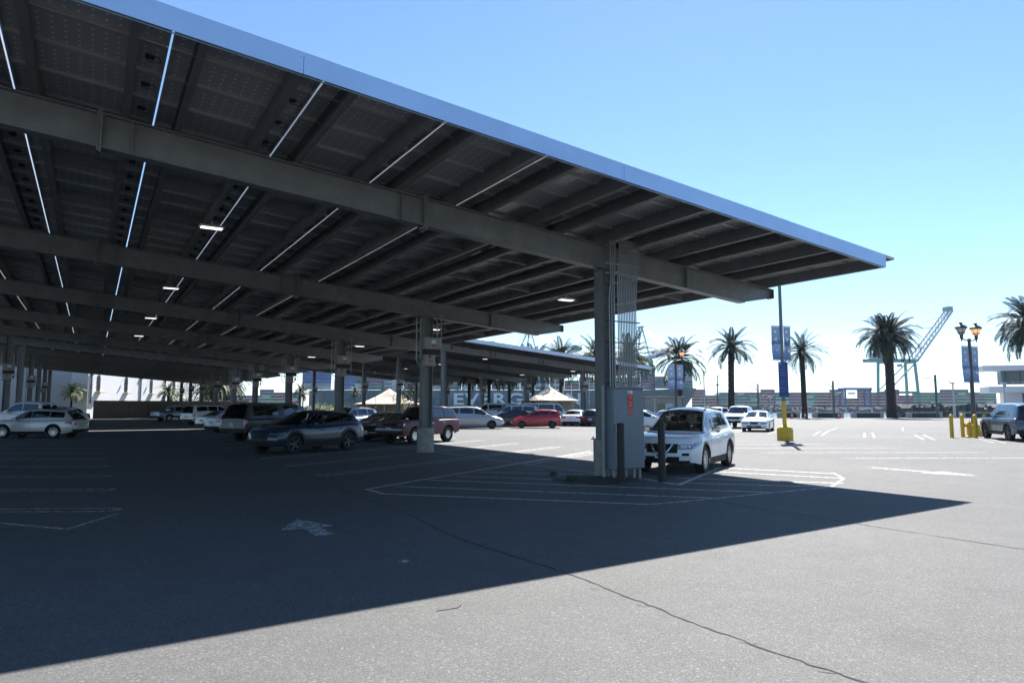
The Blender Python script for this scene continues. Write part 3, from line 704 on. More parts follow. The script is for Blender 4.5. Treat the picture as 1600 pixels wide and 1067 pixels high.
    def G(x, u, off=0.0, side=1, crownf=None):
        """u: 0 belt .. 1 roof edge on the side; or crownf -1..1 across the roof"""
        zb_ = ztop(x) - 0.015; zt_ = max(zb_ + 0.012, zr(x)); h = zt_ - zb_; wb = wid(x)*yf(1.0)*1.0 - 0.01; wr = wb - tum*h - 0.03*min(1, h/0.4)
        ch = min(0.07, h*0.25); ze = zt_ - ch
        def wx(y):
            q = 1 - min(1, abs(y)/max(0.1, wr))**2
            return x + S.get('wsb', 0.13)*q*smoothstep(xg1 - 1.3, xg1 - 0.1, x) - S.get('rgb', 0.06)*q*smoothstep(xg0 + 0.6, xg0 + 0.05, x)
        if crownf is None:
            y = wb + (wr - wb)*(u**1.15); z = zb_ + (ze - zb_)*u
            return Vector((wx(wr), side*(y + off), z + off*0.25))
        y = wr*crownf
        return Vector((wx(y), y, ze + ch*(1 - abs(crownf)**2.6) + off))
    n = 40; gx = sorted(set([xg0 + (xg1 - xg0)*k/n for k in range(n + 1)] + [p[0] for p in roof])); UU = [0, 0.3, 0.6, 0.85, 1.0]; CF = [0.93, 0.7, 0.35, 0, -0.35, -0.7, -0.93]
    rows = [[G(x, u) for u in UU] + [G(x, 0, crownf=c) for c in CF] + [G(x, u, side=-1) for u in UU[::-1]] for x in gx]
    # cut real openings in the shell where the panes sit, so the cabin shows through
    openx = [(a, b) for a, b in S['win']]
    def in_side(x, u): return any(a < x < b for a, b in openx) and 0.05 < u < 0.86
    ws = S['ws']; rg = S.get('rg')
    mbg = MB(); nn = len(rows[0]); vs_ = [p for r in rows for p in r]; fs = []
    uv = UU + [1 + (1 - c)*0.5 for c in CF] + UU[::-1]
    for i in range(len(gx) - 1):
        xm = (gx[i] + gx[i+1])/2
        for j in range(nn - 1):
            if j in (5, 6, 7, 8, 9, 10) and ws[0] < xm < ws[1]: continue
            if rg and j in (5, 6, 7, 8, 9, 10) and rg[0] < xm < rg[1]: continue
            if (j in (1, 2) or j in (nn - 4, nn - 3)) and any(a < xm < b for a, b in openx): continue
            fs.append((i*nn + j, i*nn + j + 1, (i+1)*nn + j + 1, (i+1)*nn + j))
    mbg.add(vs_, fs); mbg.build('roof', paint if not S.get('roofmat') else S['roofmat'], t, True)
    mh = MB(); mh.grid([[G(x, 0, -0.03, crownf=c) for c in (-0.97, -0.6, 0, 0.6, 0.97)] for x in [xg0 + 0.35 + (ws[0] - 0.02 - xg0 - 0.35)*k/10 for k in range(11)]]); mh.build('headliner', M_SEAT, t)
    gl = S.get('glass', M_TINT); wgl = S.get('wglass', M_GLASS)
    def patch(name, fn, us, vs2, m, par=t, sm=True):
        m_ = MB(); m_.grid([[fn(u, v) for v in vs2] for u in us]); return m_.build(name, m, par, sm)
    lin = lambda a, b, n_: [a + (b - a)*k/n_ for k in range(n_ + 1)]
    patch('windshield', lambda x, c: G(x, 0, 0.006, crownf=c), lin(ws[0] - 0.03, ws[1] + 0.03, 8), lin(-0.95, 0.95, 8), wgl)
    if rg: patch('rear_window', lambda x, c: G(x, 0, 0.006, crownf=c), lin(rg[0] - 0.02, rg[1] + 0.02, 6), lin(-0.95, 0.95, 8), gl)
    for (a, b) in openx:
        for s in (1, -1): patch('side_window', lambda x, u: G(x, u, 0.006, s), lin(a - 0.025, b + 0.025, 6), lin(0.24, 0.90, 3), wgl if (a > S.get('tintx', -9)) else gl)
    # cabin floor, seats, dashboard
    m_ = MB(); m_.grid([[G(x, 0, 0.02, s_) + Vector((0, -0.03*s_, 0.012)) for s_ in (1, -1)] for x in lin(xg0 + 0.05, xg1 - 0.12, 10)]); m_.build('dashboard', M_SEAT, t)
    if detail:
        zc = ztop(0)
        for (sx, sy) in S.get('seats', ((0.0, 0.38), (0.0, -0.38), (-0.85, 0.40), (-0.85, -0.40))):
            m_ = MB(); hgt = min(0.30, zr(sx) - zc - 0.22); m_.bbox((sx - 0.1, sy, zc + hgt*0.35), (0.14, 0.44, hgt*0.9), 0.05); m_.bbox((sx - 0.14, sy, zc + hgt + 0.05), (0.10, 0.25, 0.16), 0.04); m_.build('seat', M_SEAT, t)
        m_ = MB(); m_.lathe([(0.175, -0.012), (0.19, 0), (0.175, 0.012), (0.16, 0), (0.175, -0.012)], 18)
        sw = m_.build('steering_wheel', M_TRIM, t); sw.location = (ws[0] - 0.22, 0.38, zc + 0.05); sw.rotation_euler = (0, R(-65), 0)
        m_ = MB(); m_.bbox((ws[0] - 0.02, 0.0, zr(ws[0]) - 0.16), (0.03, 0.22, 0.06), 0.012); m_.build('mirror', M_TRIM, t)
    # underside
    m_ = MB(); m_.box((0, 0, sill + 0.17), (L*0.90, W*0.66, 0.30)); m_.build('underbody', M_BLACK, t)
    # wheels
    tw = S.get('tw', 0.23); tm, rm, bm = wheel_meshes(Rw, tw, S.get('rimfrac', 0.66), S.get('rim', 'alloy10'))
    for x in (xf, xr):
        for s in (1, -1):
            we = bpy.data.objects.new('wheel', tm); COL.objects.link(we); we.parent = t; we.location = (x, s*(hw - tw/2 - 0.012), Rw - 0.004); we.rotation_euler = (0, random.uniform(0, 6), 0) if s > 0 else (0, random.uniform(0, 6), math.pi)
            link('rim', rm, we); link('brake_disc', bm, we)
    # arch flares and sill cladding
    if S.get('clad', True):
        cm = S.get('cladmat', M_TRIM)
        for c in (xf, xr):
            for s in (1, -1):
                rws = []
                for k in range(-14, 15):
                    a = k*R(6.6); row = []
                    for rr in (Ra - 0.004, Ra + 0.03, Ra + S.get('cw', 0.06)):
                        x = c + rr*math.sin(a); z = Rw*0.98 + rr*math.cos(a)
                        if abs(x) > hx - 0.02: x = math.copysign(hx - 0.02, x)
                        zb0 = P(x, 0, 1).z; tt = min(1, max(0, (z - zb0)/(ztop(x) - zb0))); p = P(x, tt, s, 0.014 if rr < Ra + 0.05 else 0.003); p.z = max(z, zb0 - 0.02); row.append(p)
                    rws.append(row)
                m_ = MB(); m_.grid(rws); m_.build('wheel_arch_trim', cm, t, True)
        for s in (1, -1): patch('sill_trim', lambda x, tt: P(x, tt, s, 0.008), lin(xr + Ra + 0.02, xf - Ra - 0.02, 8), [-0.06, 0.05, S.get('cladh', 0.17)], cm)
    def cap_patch(name, end, fa, fb_, ta, tb, m, off=0.006, par=body, nx=6, ny=3):
        return patch(name, lambda f, tt: CAP(end, f, tt, off), lin(fa, fb_, nx), lin(ta, tb, ny), m, par)
    def lamp(name, end, s, f0, ta, tb, back, m, ta2=None, tb2=None, off=0.007):
        """lamp that wraps from the nose or tail round the corner"""
        ta2 = ta if ta2 is None else ta2; tb2 = tb if tb2 is None else tb2; us = lin(0, 1, 5)
        rows_ = []
        for k in range(6):
            q = k/5; f = f0 + (1.0 - f0)*q
            rows_.append([CAP(end, s*f, (ta + (tb - ta)*u), off) + Vector((0, s*off*q, 0)) for u in lin(0, 1, 3)])
        for k in range(1, 5):
            q = k/4; x = end*(hx - back*q)
            rows_.append([P(x, (ta + (ta2 - ta)*q) + ((tb + (tb2 - tb)*q) - (ta + (ta2 - ta)*q))*u, s, off) for u in lin(0, 1, 3)])
        m_ = MB(); m_.grid(rows_); return m_.build(name, m, body, True)
    hl = S.get('head', (0.52, 0.62, 0.80, 0.38, 0.70, 0.82)); tl = S.get('tailp', (0.62, 0.58, 0.86, 0.22, 0.62, 0.86))
    for s in (1, -1):
        lamp('headlight', 1, s, hl[0], hl[1], hl[2], hl[3], M_HEAD, hl[4], hl[5])
        if S.get('lens'):
            for q in (0.35, 0.62, 0.85):
                c = CAP(1, s*(hl[0] + (1 - hl[0])*q*0.9), (hl[1] + hl[2])/2 + 0.01, 0.012); m_ = MB(); m_.lathe([(0, 0.02), (0.032, 0.012), (0.046, 0)], 12, (0, 0, 0), 'y'); ln = m_.build('headlight_lens', M_WHITE if q < 0.8 else M_CHROME, body, True, c); ln.rotation_euler = (0, 0, R(-90 + 25*s))
        lamp('taillight', -1, s, tl[0], tl[1], tl[2], tl[3], M_TAIL, tl[4], tl[5])
    g = S.get('grille', (0.44, 0.52, 0.80)); gr = cap_patch('grille', 1, -g[0], g[0], g[1], g[2], M_TRIM, 0.005)
    if S.get('vgrille'):
        for s in (1, -1):
            m_ = MB(); m_.tube([CAP(1, s*0.40, 0.80, 0.02), CAP(1, s*0.30, 0.60, 0.03), CAP(1, s*0.22, 0.47, 0.03), CAP(1, 0, 0.44, 0.03)], 0.028, 6); m_.build('grille_chrome', M_CHROME, gr)
    if S.get('gbar'):
        m_ = MB(); m_.tube([CAP(1, k, S['gbar'], 0.015) for k in lin(-g[0], g[0], 6)], 0.018, 6); m_.build('grille_chrome', M_CHROME, gr)
        m_ = MB(); m_.tube([CAP(1, k, g[1], 0.012) for k in lin(-g[0], g[0], 6)], 0.014, 6); m_.build('grille_chrome', M_CHROME, gr)
    lo = S.get('lower', (0.62, 0.10, 0.32)); cap_patch('lower_grille', 1, -lo[0], lo[0], lo[1], lo[2], M_TRIM, 0.005)
    if S.get('fog'):
        for s in (1, -1): cap_patch('fog_lamp_recess', 1, s*0.70, s*0.92, 0.30, 0.42, M_TRIM, 0.006, nx=3, ny=1)
    if S.get('chromebump'):
        for e in (1, -1):
            rows_ = [[CAP(e, f, tt, 0.05) for tt in (0.20, 0.22, 0.40, 0.42)] for f in lin(-1.0, 1.0, 8)]; m_ = MB(); m_.grid(rows_); m_.build('bumper', M_CHROME, t)
    cap_patch('bumper_trim', 1, -0.97, 0.97, -0.04, S.get('ftrim', 0.09), M_TRIM, 0.008, nx=8, ny=1)
    cap_patch('bumper_trim', -1, -0.97, 0.97, -0.04, S.get('rtrim', 0.22), M_TRIM, 0.008, nx=8, ny=1)
    for e, tz in ((1, S.get('fplate', 0.40)), (-1, S.get('rplate', 0.52))):
        if tz is None: continue
        c = CAP(e, 0, tz, 0.02); m_ = MB(); m_.box((0, 0, 0), (0.012, 0.31, 0.155)); pl = m_.build('number_plate', M_PLATE, body, False, c)
        m_ = MB(); [m_.box((e*0.008, -0.10 + 0.034*q, -0.005), (0.004, 0.022, 0.065)) for q in range(7)]; m_.build('plate_characters', M_PLTXT, pl)
    # door seams and handles
    for x in S['doors']:
        for s in (1, -1): patch('door_seam', lambda xx, tt: P(xx, tt, s, 0.002), [x - 0.006, x + 0.006], lin(0.10, 0.99, 4), M_BLACK, body, False)
    for x in S['handles']:
        for s in (1, -1):
            m_ = MB(); m_.bbox(P(x, 0.80, s, 0.018), (0.19, 0.03, 0.03), 0.01); m_.build('door_handle', S.get('handlemat', paint), body)
    for s in (1, -1):
        mx_ = S['ws'][1] - S.get('mirx', 0.50); p = P(mx_, 1.0, s, 0.02)
        m_ = MB(); m_.bbox(p + Vector((0.02, s*0.14, 0.10)), (0.11, 0.23, 0.16), 0.045); m_.beam(p + Vector((0, -s*0.03, 0.02)), p + Vector((0, s*0.09, 0.06)), 0.05, 0.035); wm = m_.build('wing_mirror', S.get('mirmat', paint), t, True)
    if S.get('rails'):
        for s in (1, -1):
            xa, xb = S['rails']; pts = [G(x, 0, 0.035, crownf=s*0.9) for x in lin(xa, xb, 8)]
            pts[0].z -= 0.035; pts[-1].z -= 0.035
            m_ = MB(); m_.tube(pts, 0.018, 6); m_.build('roof_rail', S.get('railmat', M_TRIM), t)
    if S.get('bed'):
        a, b = S['bed']; m_ = MB(); m_.grid([[Vector((x, P(x, 1, 1).y*f*0.93, ztop(x) + S.get('crown', 0.03) + 0.008)) for f in (-1, 0, 1)] for x in lin(a, b, 6)]); m_.build('bed_cover', M_TRIM, t)
    if S.get('ladder'):
        for x in lin(xg0 + 0.5, xg1 - 1.6, 2):
            m_ = MB(); m_.tube([G(x, 0, 0.05, crownf=k) for k in lin(-0.95, 0.95, 4)], 0.02, 6); m_.build('roof_rack_bar', M_TRIM, t)
    return t

SUV = dict(name='crossover', L=4.69, W=1.84, R=0.355, ax=(1.40, -1.30), sill=0.25,
    top=[(-2.345, 0.98), (-2.2, 1.07), (-1.5, 1.10), (0.3, 1.02), (0.95, 1.02), (1.5, 1.02), (2.0, 0.98), (2.25, 0.93), (2.345, 0.88)],
    roof=[(-2.24, 1.07), (-2.02, 1.42), (-1.86, 1.60), (-1.5, 1.68), (-0.7, 1.73), (0.0, 1.72), (0.30, 1.67), (1.12, 1.04)],
    ws=(0.34, 1.04), rg=(-2.20, -1.90), win=[(-0.02, 0.72), (-0.98, -0.12), (-1.66, -1.08)], doors=(-1.10, -0.07, 0.92), handles=(-0.88, 0.10), rails=(-1.6, 0.1))
def V(base, **k): d = dict(base); d.update(k); return d
ROGUE = V(SUV, vgrille=True, fog=True, rim='alloy10', grille=(0.56, 0.42, 0.82), head=(0.56, 0.58, 0.80, 0.55, 0.74, 0.86), lower=(0.62, 0.08, 0.26), fbulge=0.26, nose=0.20, lens=True, fplate=0.32, mirmat=M_CHROME, tintx=-0.2)
CX = V(SUV, name='crossover', L=4.72, W=1.92, R=0.37, ax=(1.47, -1.35), sill=0.27, rim='dark5', cw=0.11, cladh=0.22, cladmat=mat('clad_grey', (0.018, 0.02, 0.022), 0.55, spec=0.3), tumble=0.36,
    top=[(-2.36, 0.98), (-2.2, 1.05), (-1.5, 1.07), (0.3, 0.99), (0.9, 1.01), (1.5, 1.01), (2.0, 0.99), (2.28, 0.95), (2.36, 0.91)],
    roof=[(-2.2, 1.05), (-1.95, 1.38), (-1.75, 1.50), (-1.3, 1.57), (-0.5, 1.62), (0.0, 1.60), (0.25, 1.55), (1.15, 1.03)], grille=(0.56, 0.34, 0.78), head=(0.62, 0.64, 0.76, 0.30, 0.68, 0.76), rails=None, fplate=None, fbulge=0.22, nose=0.17, lower=(0.8, 0.02, 0.28), ftrim=0.16)
RIV = V(SUV, name='sport_utility', L=5.1, W=2.0, R=0.42, ax=(1.65, -1.43), sill=0.34, boxy=True, rim='dark5', tumble=0.2, nose=0.06, tail=0.05,
    top=[(-2.55, 1.05), (-2.45, 1.15), (-1.5, 1.17), (0.5, 1.15), (1.2, 1.14), (2.2, 1.12), (2.55, 1.02)],
    roof=[(-2.48, 1.16), (-2.36, 1.62), (-2.2, 1.86), (-1.5, 1.94), (0.2, 1.94), (0.45, 1.88), (1.2, 1.16)], ws=(0.5, 1.13), rg=(-2.46, -2.26), win=[(0.0, 0.85), (-1.05, -0.1), (-2.05, -1.15)], doors=(-1.2, -0.05, 1.0), handles=(-0.95, 0.15), rails=None, tailp=(0.0, 0.86, 0.91, 0.12, 0.86, 0.91), rplate=0.45, rtrim=0.25, glass=M_GLASS)
WAGON = V(SUV, name='estate_car', L=4.82, W=1.84, R=0.345, ax=(1.42, -1.33), sill=0.24, rim='alloy10', rimfrac=0.72,
    top=[(-2.41, 0.92), (-2.3, 1.02), (-1.5, 1.03), (0.3, 0.97), (0.95, 0.98), (1.5, 0.97), (2.1, 0.91), (2.41, 0.82)],
    roof=[(-2.30, 1.03), (-2.02, 1.38), (-1.85, 1.52), (-1.3, 1.59), (-0.5, 1.63), (0.1, 1.61), (0.35, 1.56), (1.2, 1.00)], ws=(0.4, 1.12), rg=(-2.26, -1.90), win=[(0.0, 0.8), (-0.98, -0.08), (-1.80, -1.06)], doors=(-1.05, -0.04, 0.95), rails=(-1.7, 0.2), tailp=(0.62, 0.62, 0.86, 0.40, 0.70, 0.84))
BOXSUV = V(SUV, name='sport_utility', L=4.52, W=1.70, R=0.385, ax=(1.36, -1.27), sill=0.40, boxy=True, tumble=0.2, nose=0.05, tail=0.03, fbulge=0.05, rbulge=0.03, frake=0.03, rim='steel', rimfrac=0.55, tw=0.27, archgap=0.09, clad=False, chromebump=True,
    top=[(-2.26, 1.10), (-1.5, 1.12), (0.3, 1.09), (0.75, 1.10), (1.5, 1.09), (2.2, 1.05), (2.26, 1.0)],
    roof=[(-2.24, 1.12), (-2.05, 1.55), (-1.95, 1.72), (-1.5, 1.77), (0.0, 1.77), (0.20, 1.71), (0.85, 1.11)], ws=(0.24, 0.80), rg=(-2.2, -1.97), win=[(-0.05, 0.5), (-0.95, -0.15), (-1.9, -1.08)], doors=(-1.02, -0.1, 0.72), handles=(-0.85, 0.05), rails=None, grille=(0.52, 0.70, 0.92), head=(0.58, 0.70, 0.92, 0.10, 0.72, 0.90), gbar=0.92, lower=(0.3, 0.05, 0.15), fplate=0.42, handlemat=M_CHROME, tailp=(0.80, 0.55, 0.95, 0.06, 0.55, 0.95), wglass=M_TINT)
BIGSUV = V(BOXSUV, L=5.35, W=2.04, R=0.40, ax=(1.62, -1.45), sill=0.32, chromebump=False, rim='alloy5', rimfrac=0.68, archgap=0.06, gbar=0.9,
    top=[(-2.67, 1.10), (-1.5, 1.18), (0.5, 1.14), (1.2, 1.16), (2.2, 1.12), (2.67, 1.02)],
    roof=[(-2.62, 1.17), (-2.5, 1.6), (-2.38, 1.82), (-1.6, 1.90), (0.3, 1.90), (0.55, 1.83), (1.32, 1.17)], ws=(0.6, 1.26), rg=(-2.6, -2.42), win=[(0.05, 0.9), (-1.0, -0.1), (-2.2, -1.12)], doors=(-1.1, -0.03, 1.05), handles=(-0.85, 0.2), rails=(-2.2, 0.2), tailp=(0.80, 0.55, 0.98, 0.10, 0.55, 0.98))
PICKUP = V(BOXSUV, name='pickup_truck', L=5.5, W=1.92, R=0.40, ax=(1.82, -1.42), sill=0.42, chromebump=False, rim='alloy5', rimfrac=0.6, archgap=0.08, frake=0.08, nose=0.08, fbulge=0.12,
    top=[(-2.75, 1.08), (-0.9, 1.10), (-0.6, 1.10), (0.6, 1.08), (1.0, 1.16), (1.8, 1.15), (2.45, 1.09), (2.75, 0.98)],
    roof=[(-0.95, 1.10), (-0.82, 1.68), (-0.6, 1.80), (0.2, 1.82), (0.55, 1.76), (1.25, 1.17)], ws=(0.6, 1.18), rg=(-0.94, -0.85), win=[(0.18, 0.9), (-0.58, 0.08)], doors=(-0.68, 0.13, 1.05), handles=(-0.5, 0.3), rails=None, bed=(-2.66, -1.0), grille=(0.56, 0.52, 0.86), head=(0.60, 0.62, 0.86, 0.25, 0.66, 0.86), gbar=0.86, seats=((0.25, 0.38), (0.25, -0.38)), lower=(0.6, 0.08, 0.3), tailp=(0.84, 0.50, 0.98, 0.08, 0.5, 0.98), fplate=0.36, clad=True, cw=0.05)
SHELLTRUCK = V(BIGSUV, name='pickup_truck', L=5.9, W=2.01, R=0.40, sill=0.42, ax=(1.95, -1.75), top=[(-2.95, 1.12), (-1.5, 1.14), (0.8, 1.12), (1.3, 1.18), (2.2, 1.15), (2.95, 1.0)],
    roof=[(-2.92, 1.13), (-2.76, 1.55), (-2.6, 1.88), (-2.2, 1.93), (-0.2, 1.94), (0.45, 1.94), (0.8, 1.87), (1.45, 1.19)], ws=(0.84, 1.38), rg=(-2.88, -2.62), win=[(0.35, 1.0), (-0.4, 0.22), (-2.3, -0.85)], doors=(-0.62, 0.28, 1.2), handles=(-0.45, 0.45), tailp=(0.84, 0.50, 0.95, 0.12, 0.5, 0.95), rails=None, wglass=M_TINT)
SEDAN = V(SUV, name='saloon_car', L=4.86, W=1.83, R=0.325, ax=(1.45, -1.33), sill=0.20, clad=False,
    top=[(-2.43, 0.90), (-2.3, 1.0), (-1.6, 1.02), (-0.5, 0.95), (0.9, 0.93), (1.5, 0.92), (2.1, 0.84), (2.43, 0.73)],
    roof=[(-1.85, 1.02), (-1.2, 1.34), (-0.8, 1.42), (-0.2, 1.465), (0.1, 1.45), (0.3, 1.40), (1.25, 0.95)], ws=(0.34, 1.16), rg=(-1.78, -1.1), win=[(0.0, 0.75), (-0.9, -0.1), (-1.25, -1.0)], doors=(-1.0, -0.05, 0.9), handles=(-0.8, 0.12), rails=None, rplate=0.62, tailp=(0.55, 0.66, 0.90, 0.30, 0.7, 0.9), grille=(0.30, 0.55, 0.85), gbar=0.85, fplate=0.42, lower=(0.6, 0.12, 0.34), tintx=-9, glass=M_GLASS, seats=((0.0, 0.38), (0.0, -0.38)))
HATCH = V(SUV, name='hatchback', L=4.06, W=1.70, R=0.30, ax=(1.23, -1.27), sill=0.20, clad=False, rim='dark5', tumble=0.33,
    top=[(-2.03, 0.92), (-1.9, 1.02), (-1.2, 1.02), (0.2, 0.92), (0.9, 0.93), (1.4, 0.90), (1.85, 0.80), (2.03, 0.70)],
    roof=[(-1.95, 1.02), (-1.75, 1.35), (-1.6, 1.45), (-1.2, 1.50), (-0.4, 1.52), (0.0, 1.47), (1.25, 0.91)], ws=(0.06, 1.12), rg=(-1.90, -1.66), win=[(-0.15, 0.75), (-1.0, -0.22), (-1.5, -1.1)], doors=(-1.08, -0.18, 0.82), handles=(-0.85, 0.0), rails=None, grille=(0.4, 0.6, 0.78), lower=(0.5, 0.12, 0.3), wglass=M_GLASS, glass=M_GLASS, tailp=(0.7, 0.6, 0.98, 0.25, 0.7, 0.98), frake=0.12, fbulge=0.2, tintx=-9)
MINIVAN = V(SUV, name='minivan', L=5.15, W=2.0, R=0.335, ax=(1.62, -1.38), sill=0.20, clad=False, rim='dark5',
    top=[(-2.57, 1.0), (-2.4, 1.08), (-1.5, 1.08), (0.6, 1.02), (1.3, 1.0), (1.8, 0.96), (2.3, 0.87), (2.57, 0.74)],
    roof=[(-2.46, 1.08), (-2.3, 1.5), (-2.15, 1.66), (-1.6, 1.73), (-0.3, 1.76), (0.4, 1.71), (0.75, 1.60), (1.72, 0.97)], ws=(0.72, 1.62), rg=(-2.42, -2.2), win=[(0.25, 1.2), (-0.9, 0.12), (-2.1, -1.02)], doors=(-0.98, 0.18, 1.2), handles=(-0.7, 0.4), rails=None, tintx=0.1, seats=((0.5, 0.4), (0.5, -0.4), (-0.5, 0.4), (-0.5, -0.4)))
VAN = V(BOXSUV, name='passenger_van', L=5.7, W=2.0, R=0.37, ax=(1.85, -1.55), sill=0.30, chromebump=False, rim='steel',
    top=[(-2.85, 1.12), (1.2, 1.10), (1.7, 1.12), (2.3, 1.02), (2.7, 0.92), (2.85, 0.84)],
    roof=[(-2.83, 1.13), (-2.76, 1.7), (-2.66, 2.05), (-2.3, 2.12), (0.8, 2.12), (1.1, 2.02), (1.85, 1.13)], ws=(1.14, 1.76), rg=(-2.81, -2.72), win=[(0.65, 1.4), (-0.9, 0.5), (-2.5, -1.05)], doors=(-1.0, 0.55, 1.5), handles=(0.75, 0.3), tumble=0.16, rails=None, frake=0.15, fbulge=0.15)

A_IN = R(28); A_OUT = R(208)
white = carpaint('white', (0.72, 0.73, 0.74)); silver = carpaint('silver', (0.42, 0.43, 0.44), 0.3, 0.5); blue = carpaint('slate_blue', (0.011, 0.03, 0.06), 0.25, 0.1, 0.6)
maroon = carpaint('maroon', (0.075, 0.004, 0.012), 0.45, 0.0, 0.1); red = carpaint('red', (0.42, 0.012, 0.02), 0.25); black = carpaint('black', (0.008, 0.008, 0.009), 0.3, 0.0, 0.4); grey = carpaint('charcoal', (0.026, 0.025, 0.024), 0.4, 0.0, 0.25)
champ = carpaint('champagne', (0.52, 0.52, 0.50), 0.32, 0.2); navy = carpaint('navy', (0.015, 0.03, 0.07), 0.25, 0.3); rivb = carpaint('pacific_blue', (0.012, 0.045, 0.09), 0.25, 0.1)
def by_wheel(S, ang, side, axle, wx, wy):
    """car origin from the ground contact of one outer wheel"""
    h = Vector((math.cos(ang), math.sin(ang))); l = Vector((-h.y, h.x)); p = Vector((wx, wy)) - l*side*(S['W']/2 - 0.1) - h*S['ax'][axle]; return (p.x, p.y)
car('white crossover parked nose-out beside the grey electrical cabinet', 'car', ROGUE, by_wheel(ROGUE, A_OUT, 1, 0, 13.9, 12.98), A_OUT, white)
car('slate blue crossover parked in the carport shade, nose to the aisle', 'car', CX, by_wheel(CX, A_OUT, 1, 0, 6.45, 26.05), A_OUT, blue)
car('maroon boxy off-road vehicle with chrome bumpers parked behind a concrete pier', 'car', BOXSUV, by_wheel(BOXSUV, A_OUT, 1, 0, 12.95, 29.9), A_OUT, maroon)
car('charcoal pickup truck with a camper shell, tail to the aisle', 'truck', SHELLTRUCK, (8.6, 37.9), A_IN, grey)
car('black saloon in the shade between the blue crossover and the maroon vehicle', 'car', SEDAN, (14.0, 34.6), A_OUT, black)
car('dark saloon with sky reflected in its roof, behind the maroon vehicle', 'car', V(SEDAN, wglass=M_TINT), (14.6, 38.0), A_OUT, navy)
car('champagne estate car seen broadside in the left stalls', 'car', WAGON, by_wheel(WAGON, R(151), 1, 1, -1.74, 46.2), R(151), champ)
car('white crew cab pickup parked behind the champagne estate car', 'truck', V(PICKUP, L=6.2, W=2.03, z=0.12, ax=(2.1, -1.75), bed=(-3.05, -1.0), top=[(-3.1, 1.18), (-0.9, 1.22), (0.6, 1.18), (1.0, 1.24), (1.9, 1.24), (2.8, 1.18), (3.1, 1.05)], roof=[(-1.15, 1.22), (-1.05, 1.8), (-0.8, 1.92), (0.2, 1.96), (0.55, 1.90), (1.35, 1.25)], ws=(0.6, 1.28), rg=(-1.14, -1.07), win=[(0.12, 0.95), (-0.85, 0.02)], tintx=0.1), (-3.2, 53.3), R(151), white)
car('navy crossover parked past the white crew cab pickup', 'car', V(SUV, R=0.36), (-2.6, 60.5), R(151), navy)
car('white full-size utility vehicle, tail to the aisle under the second carport', 'car', BIGSUV, (9.9, 71.3), A_IN, white)
car('pale blue pickup truck with its tailgate to the aisle near the brown wall', 'truck', PICKUP, (8.8, 92.5), A_IN, carpaint('pale_blue', (0.25, 0.33, 0.42), 0.3, 0.3))
car('white saloon, tail to the aisle, half hidden by the camper shell truck', 'car', SEDAN, (9.0, 51.0), A_IN, white)
car('silver saloon parked past the white saloon under the carport', 'car', SEDAN, (9.3, 58.3), A_IN, silver)
car('silver crossover roof showing past the camper shell truck', 'car', SUV, (14.6, 44.6), A_OUT, silver)
car('red hatchback broadside in the sunny lot', 'car', HATCH, by_wheel(HATCH, R(148.5), 1, 0, 29.65, 46.9), R(148.5), red)
car('silver minivan broadside between the maroon vehicle and the red hatchback', 'van', MINIVAN, by_wheel(MINIVAN, R(-31.5), -1, 0, 26.84, 46.8), R(-31.5), silver)
def fr_at(f, px): return FR(f, (px - 800)/1071.8*f)
def put(label, cat, S, f, px, ang, paint):
    p = fr_at(f, px); return car(label, cat, S, (p.x, p.y), ang, paint)
put('white passenger van standing behind the silver minivan', 'van', VAN, 76, 771, R(150), white)
put('white long utility vehicle behind the dark saloon and red hatchback', 'car', V(BIGSUV, W=2.0), 67, 799, R(150), white)
put('dark green saloon tucked behind the nose of the red hatchback', 'car', SEDAN, 60.5, 800, R(148), carpaint('dark_green', (0.02, 0.03, 0.03), 0.25, 0.2))
put('white work van with dark windows parked past the red hatchback', 'van', VAN, 70, 856, R(-30), white)
put('white saloon with its red tail lamps to the open lot', 'car', SEDAN, 63, 901, R(40), white)
put('black hatchback with its tail to the open lot beside the white saloon', 'car', HATCH, 62, 929, R(40), black)
put('white saloon facing the open lot beside the yellow-footed sign post', 'car', V(SEDAN, vgrille=True), 49.5, 1184, R(208+4), white)
put('white pickup truck facing the open lot behind the white saloon', 'truck', PICKUP, 57, 1157, R(208), white)
put('white crossover parked left of the white pickup truck', 'car', SUV, 60, 1118, R(208), white)
put('white hatchback parked behind the first crossover, side on', 'car', HATCH, 50, 1011, R(-60), white)
put('pale saloon parked near the concrete shed', 'car', SEDAN, 56, 1042, R(208), carpaint('pale_silver', (0.55, 0.56, 0.57), 0.3, 0.3))
put('dark blue sport utility with a full-width red tail lamp, by the yellow bollards', 'car', RIV, 36.2, 1588, R(42), rivb)

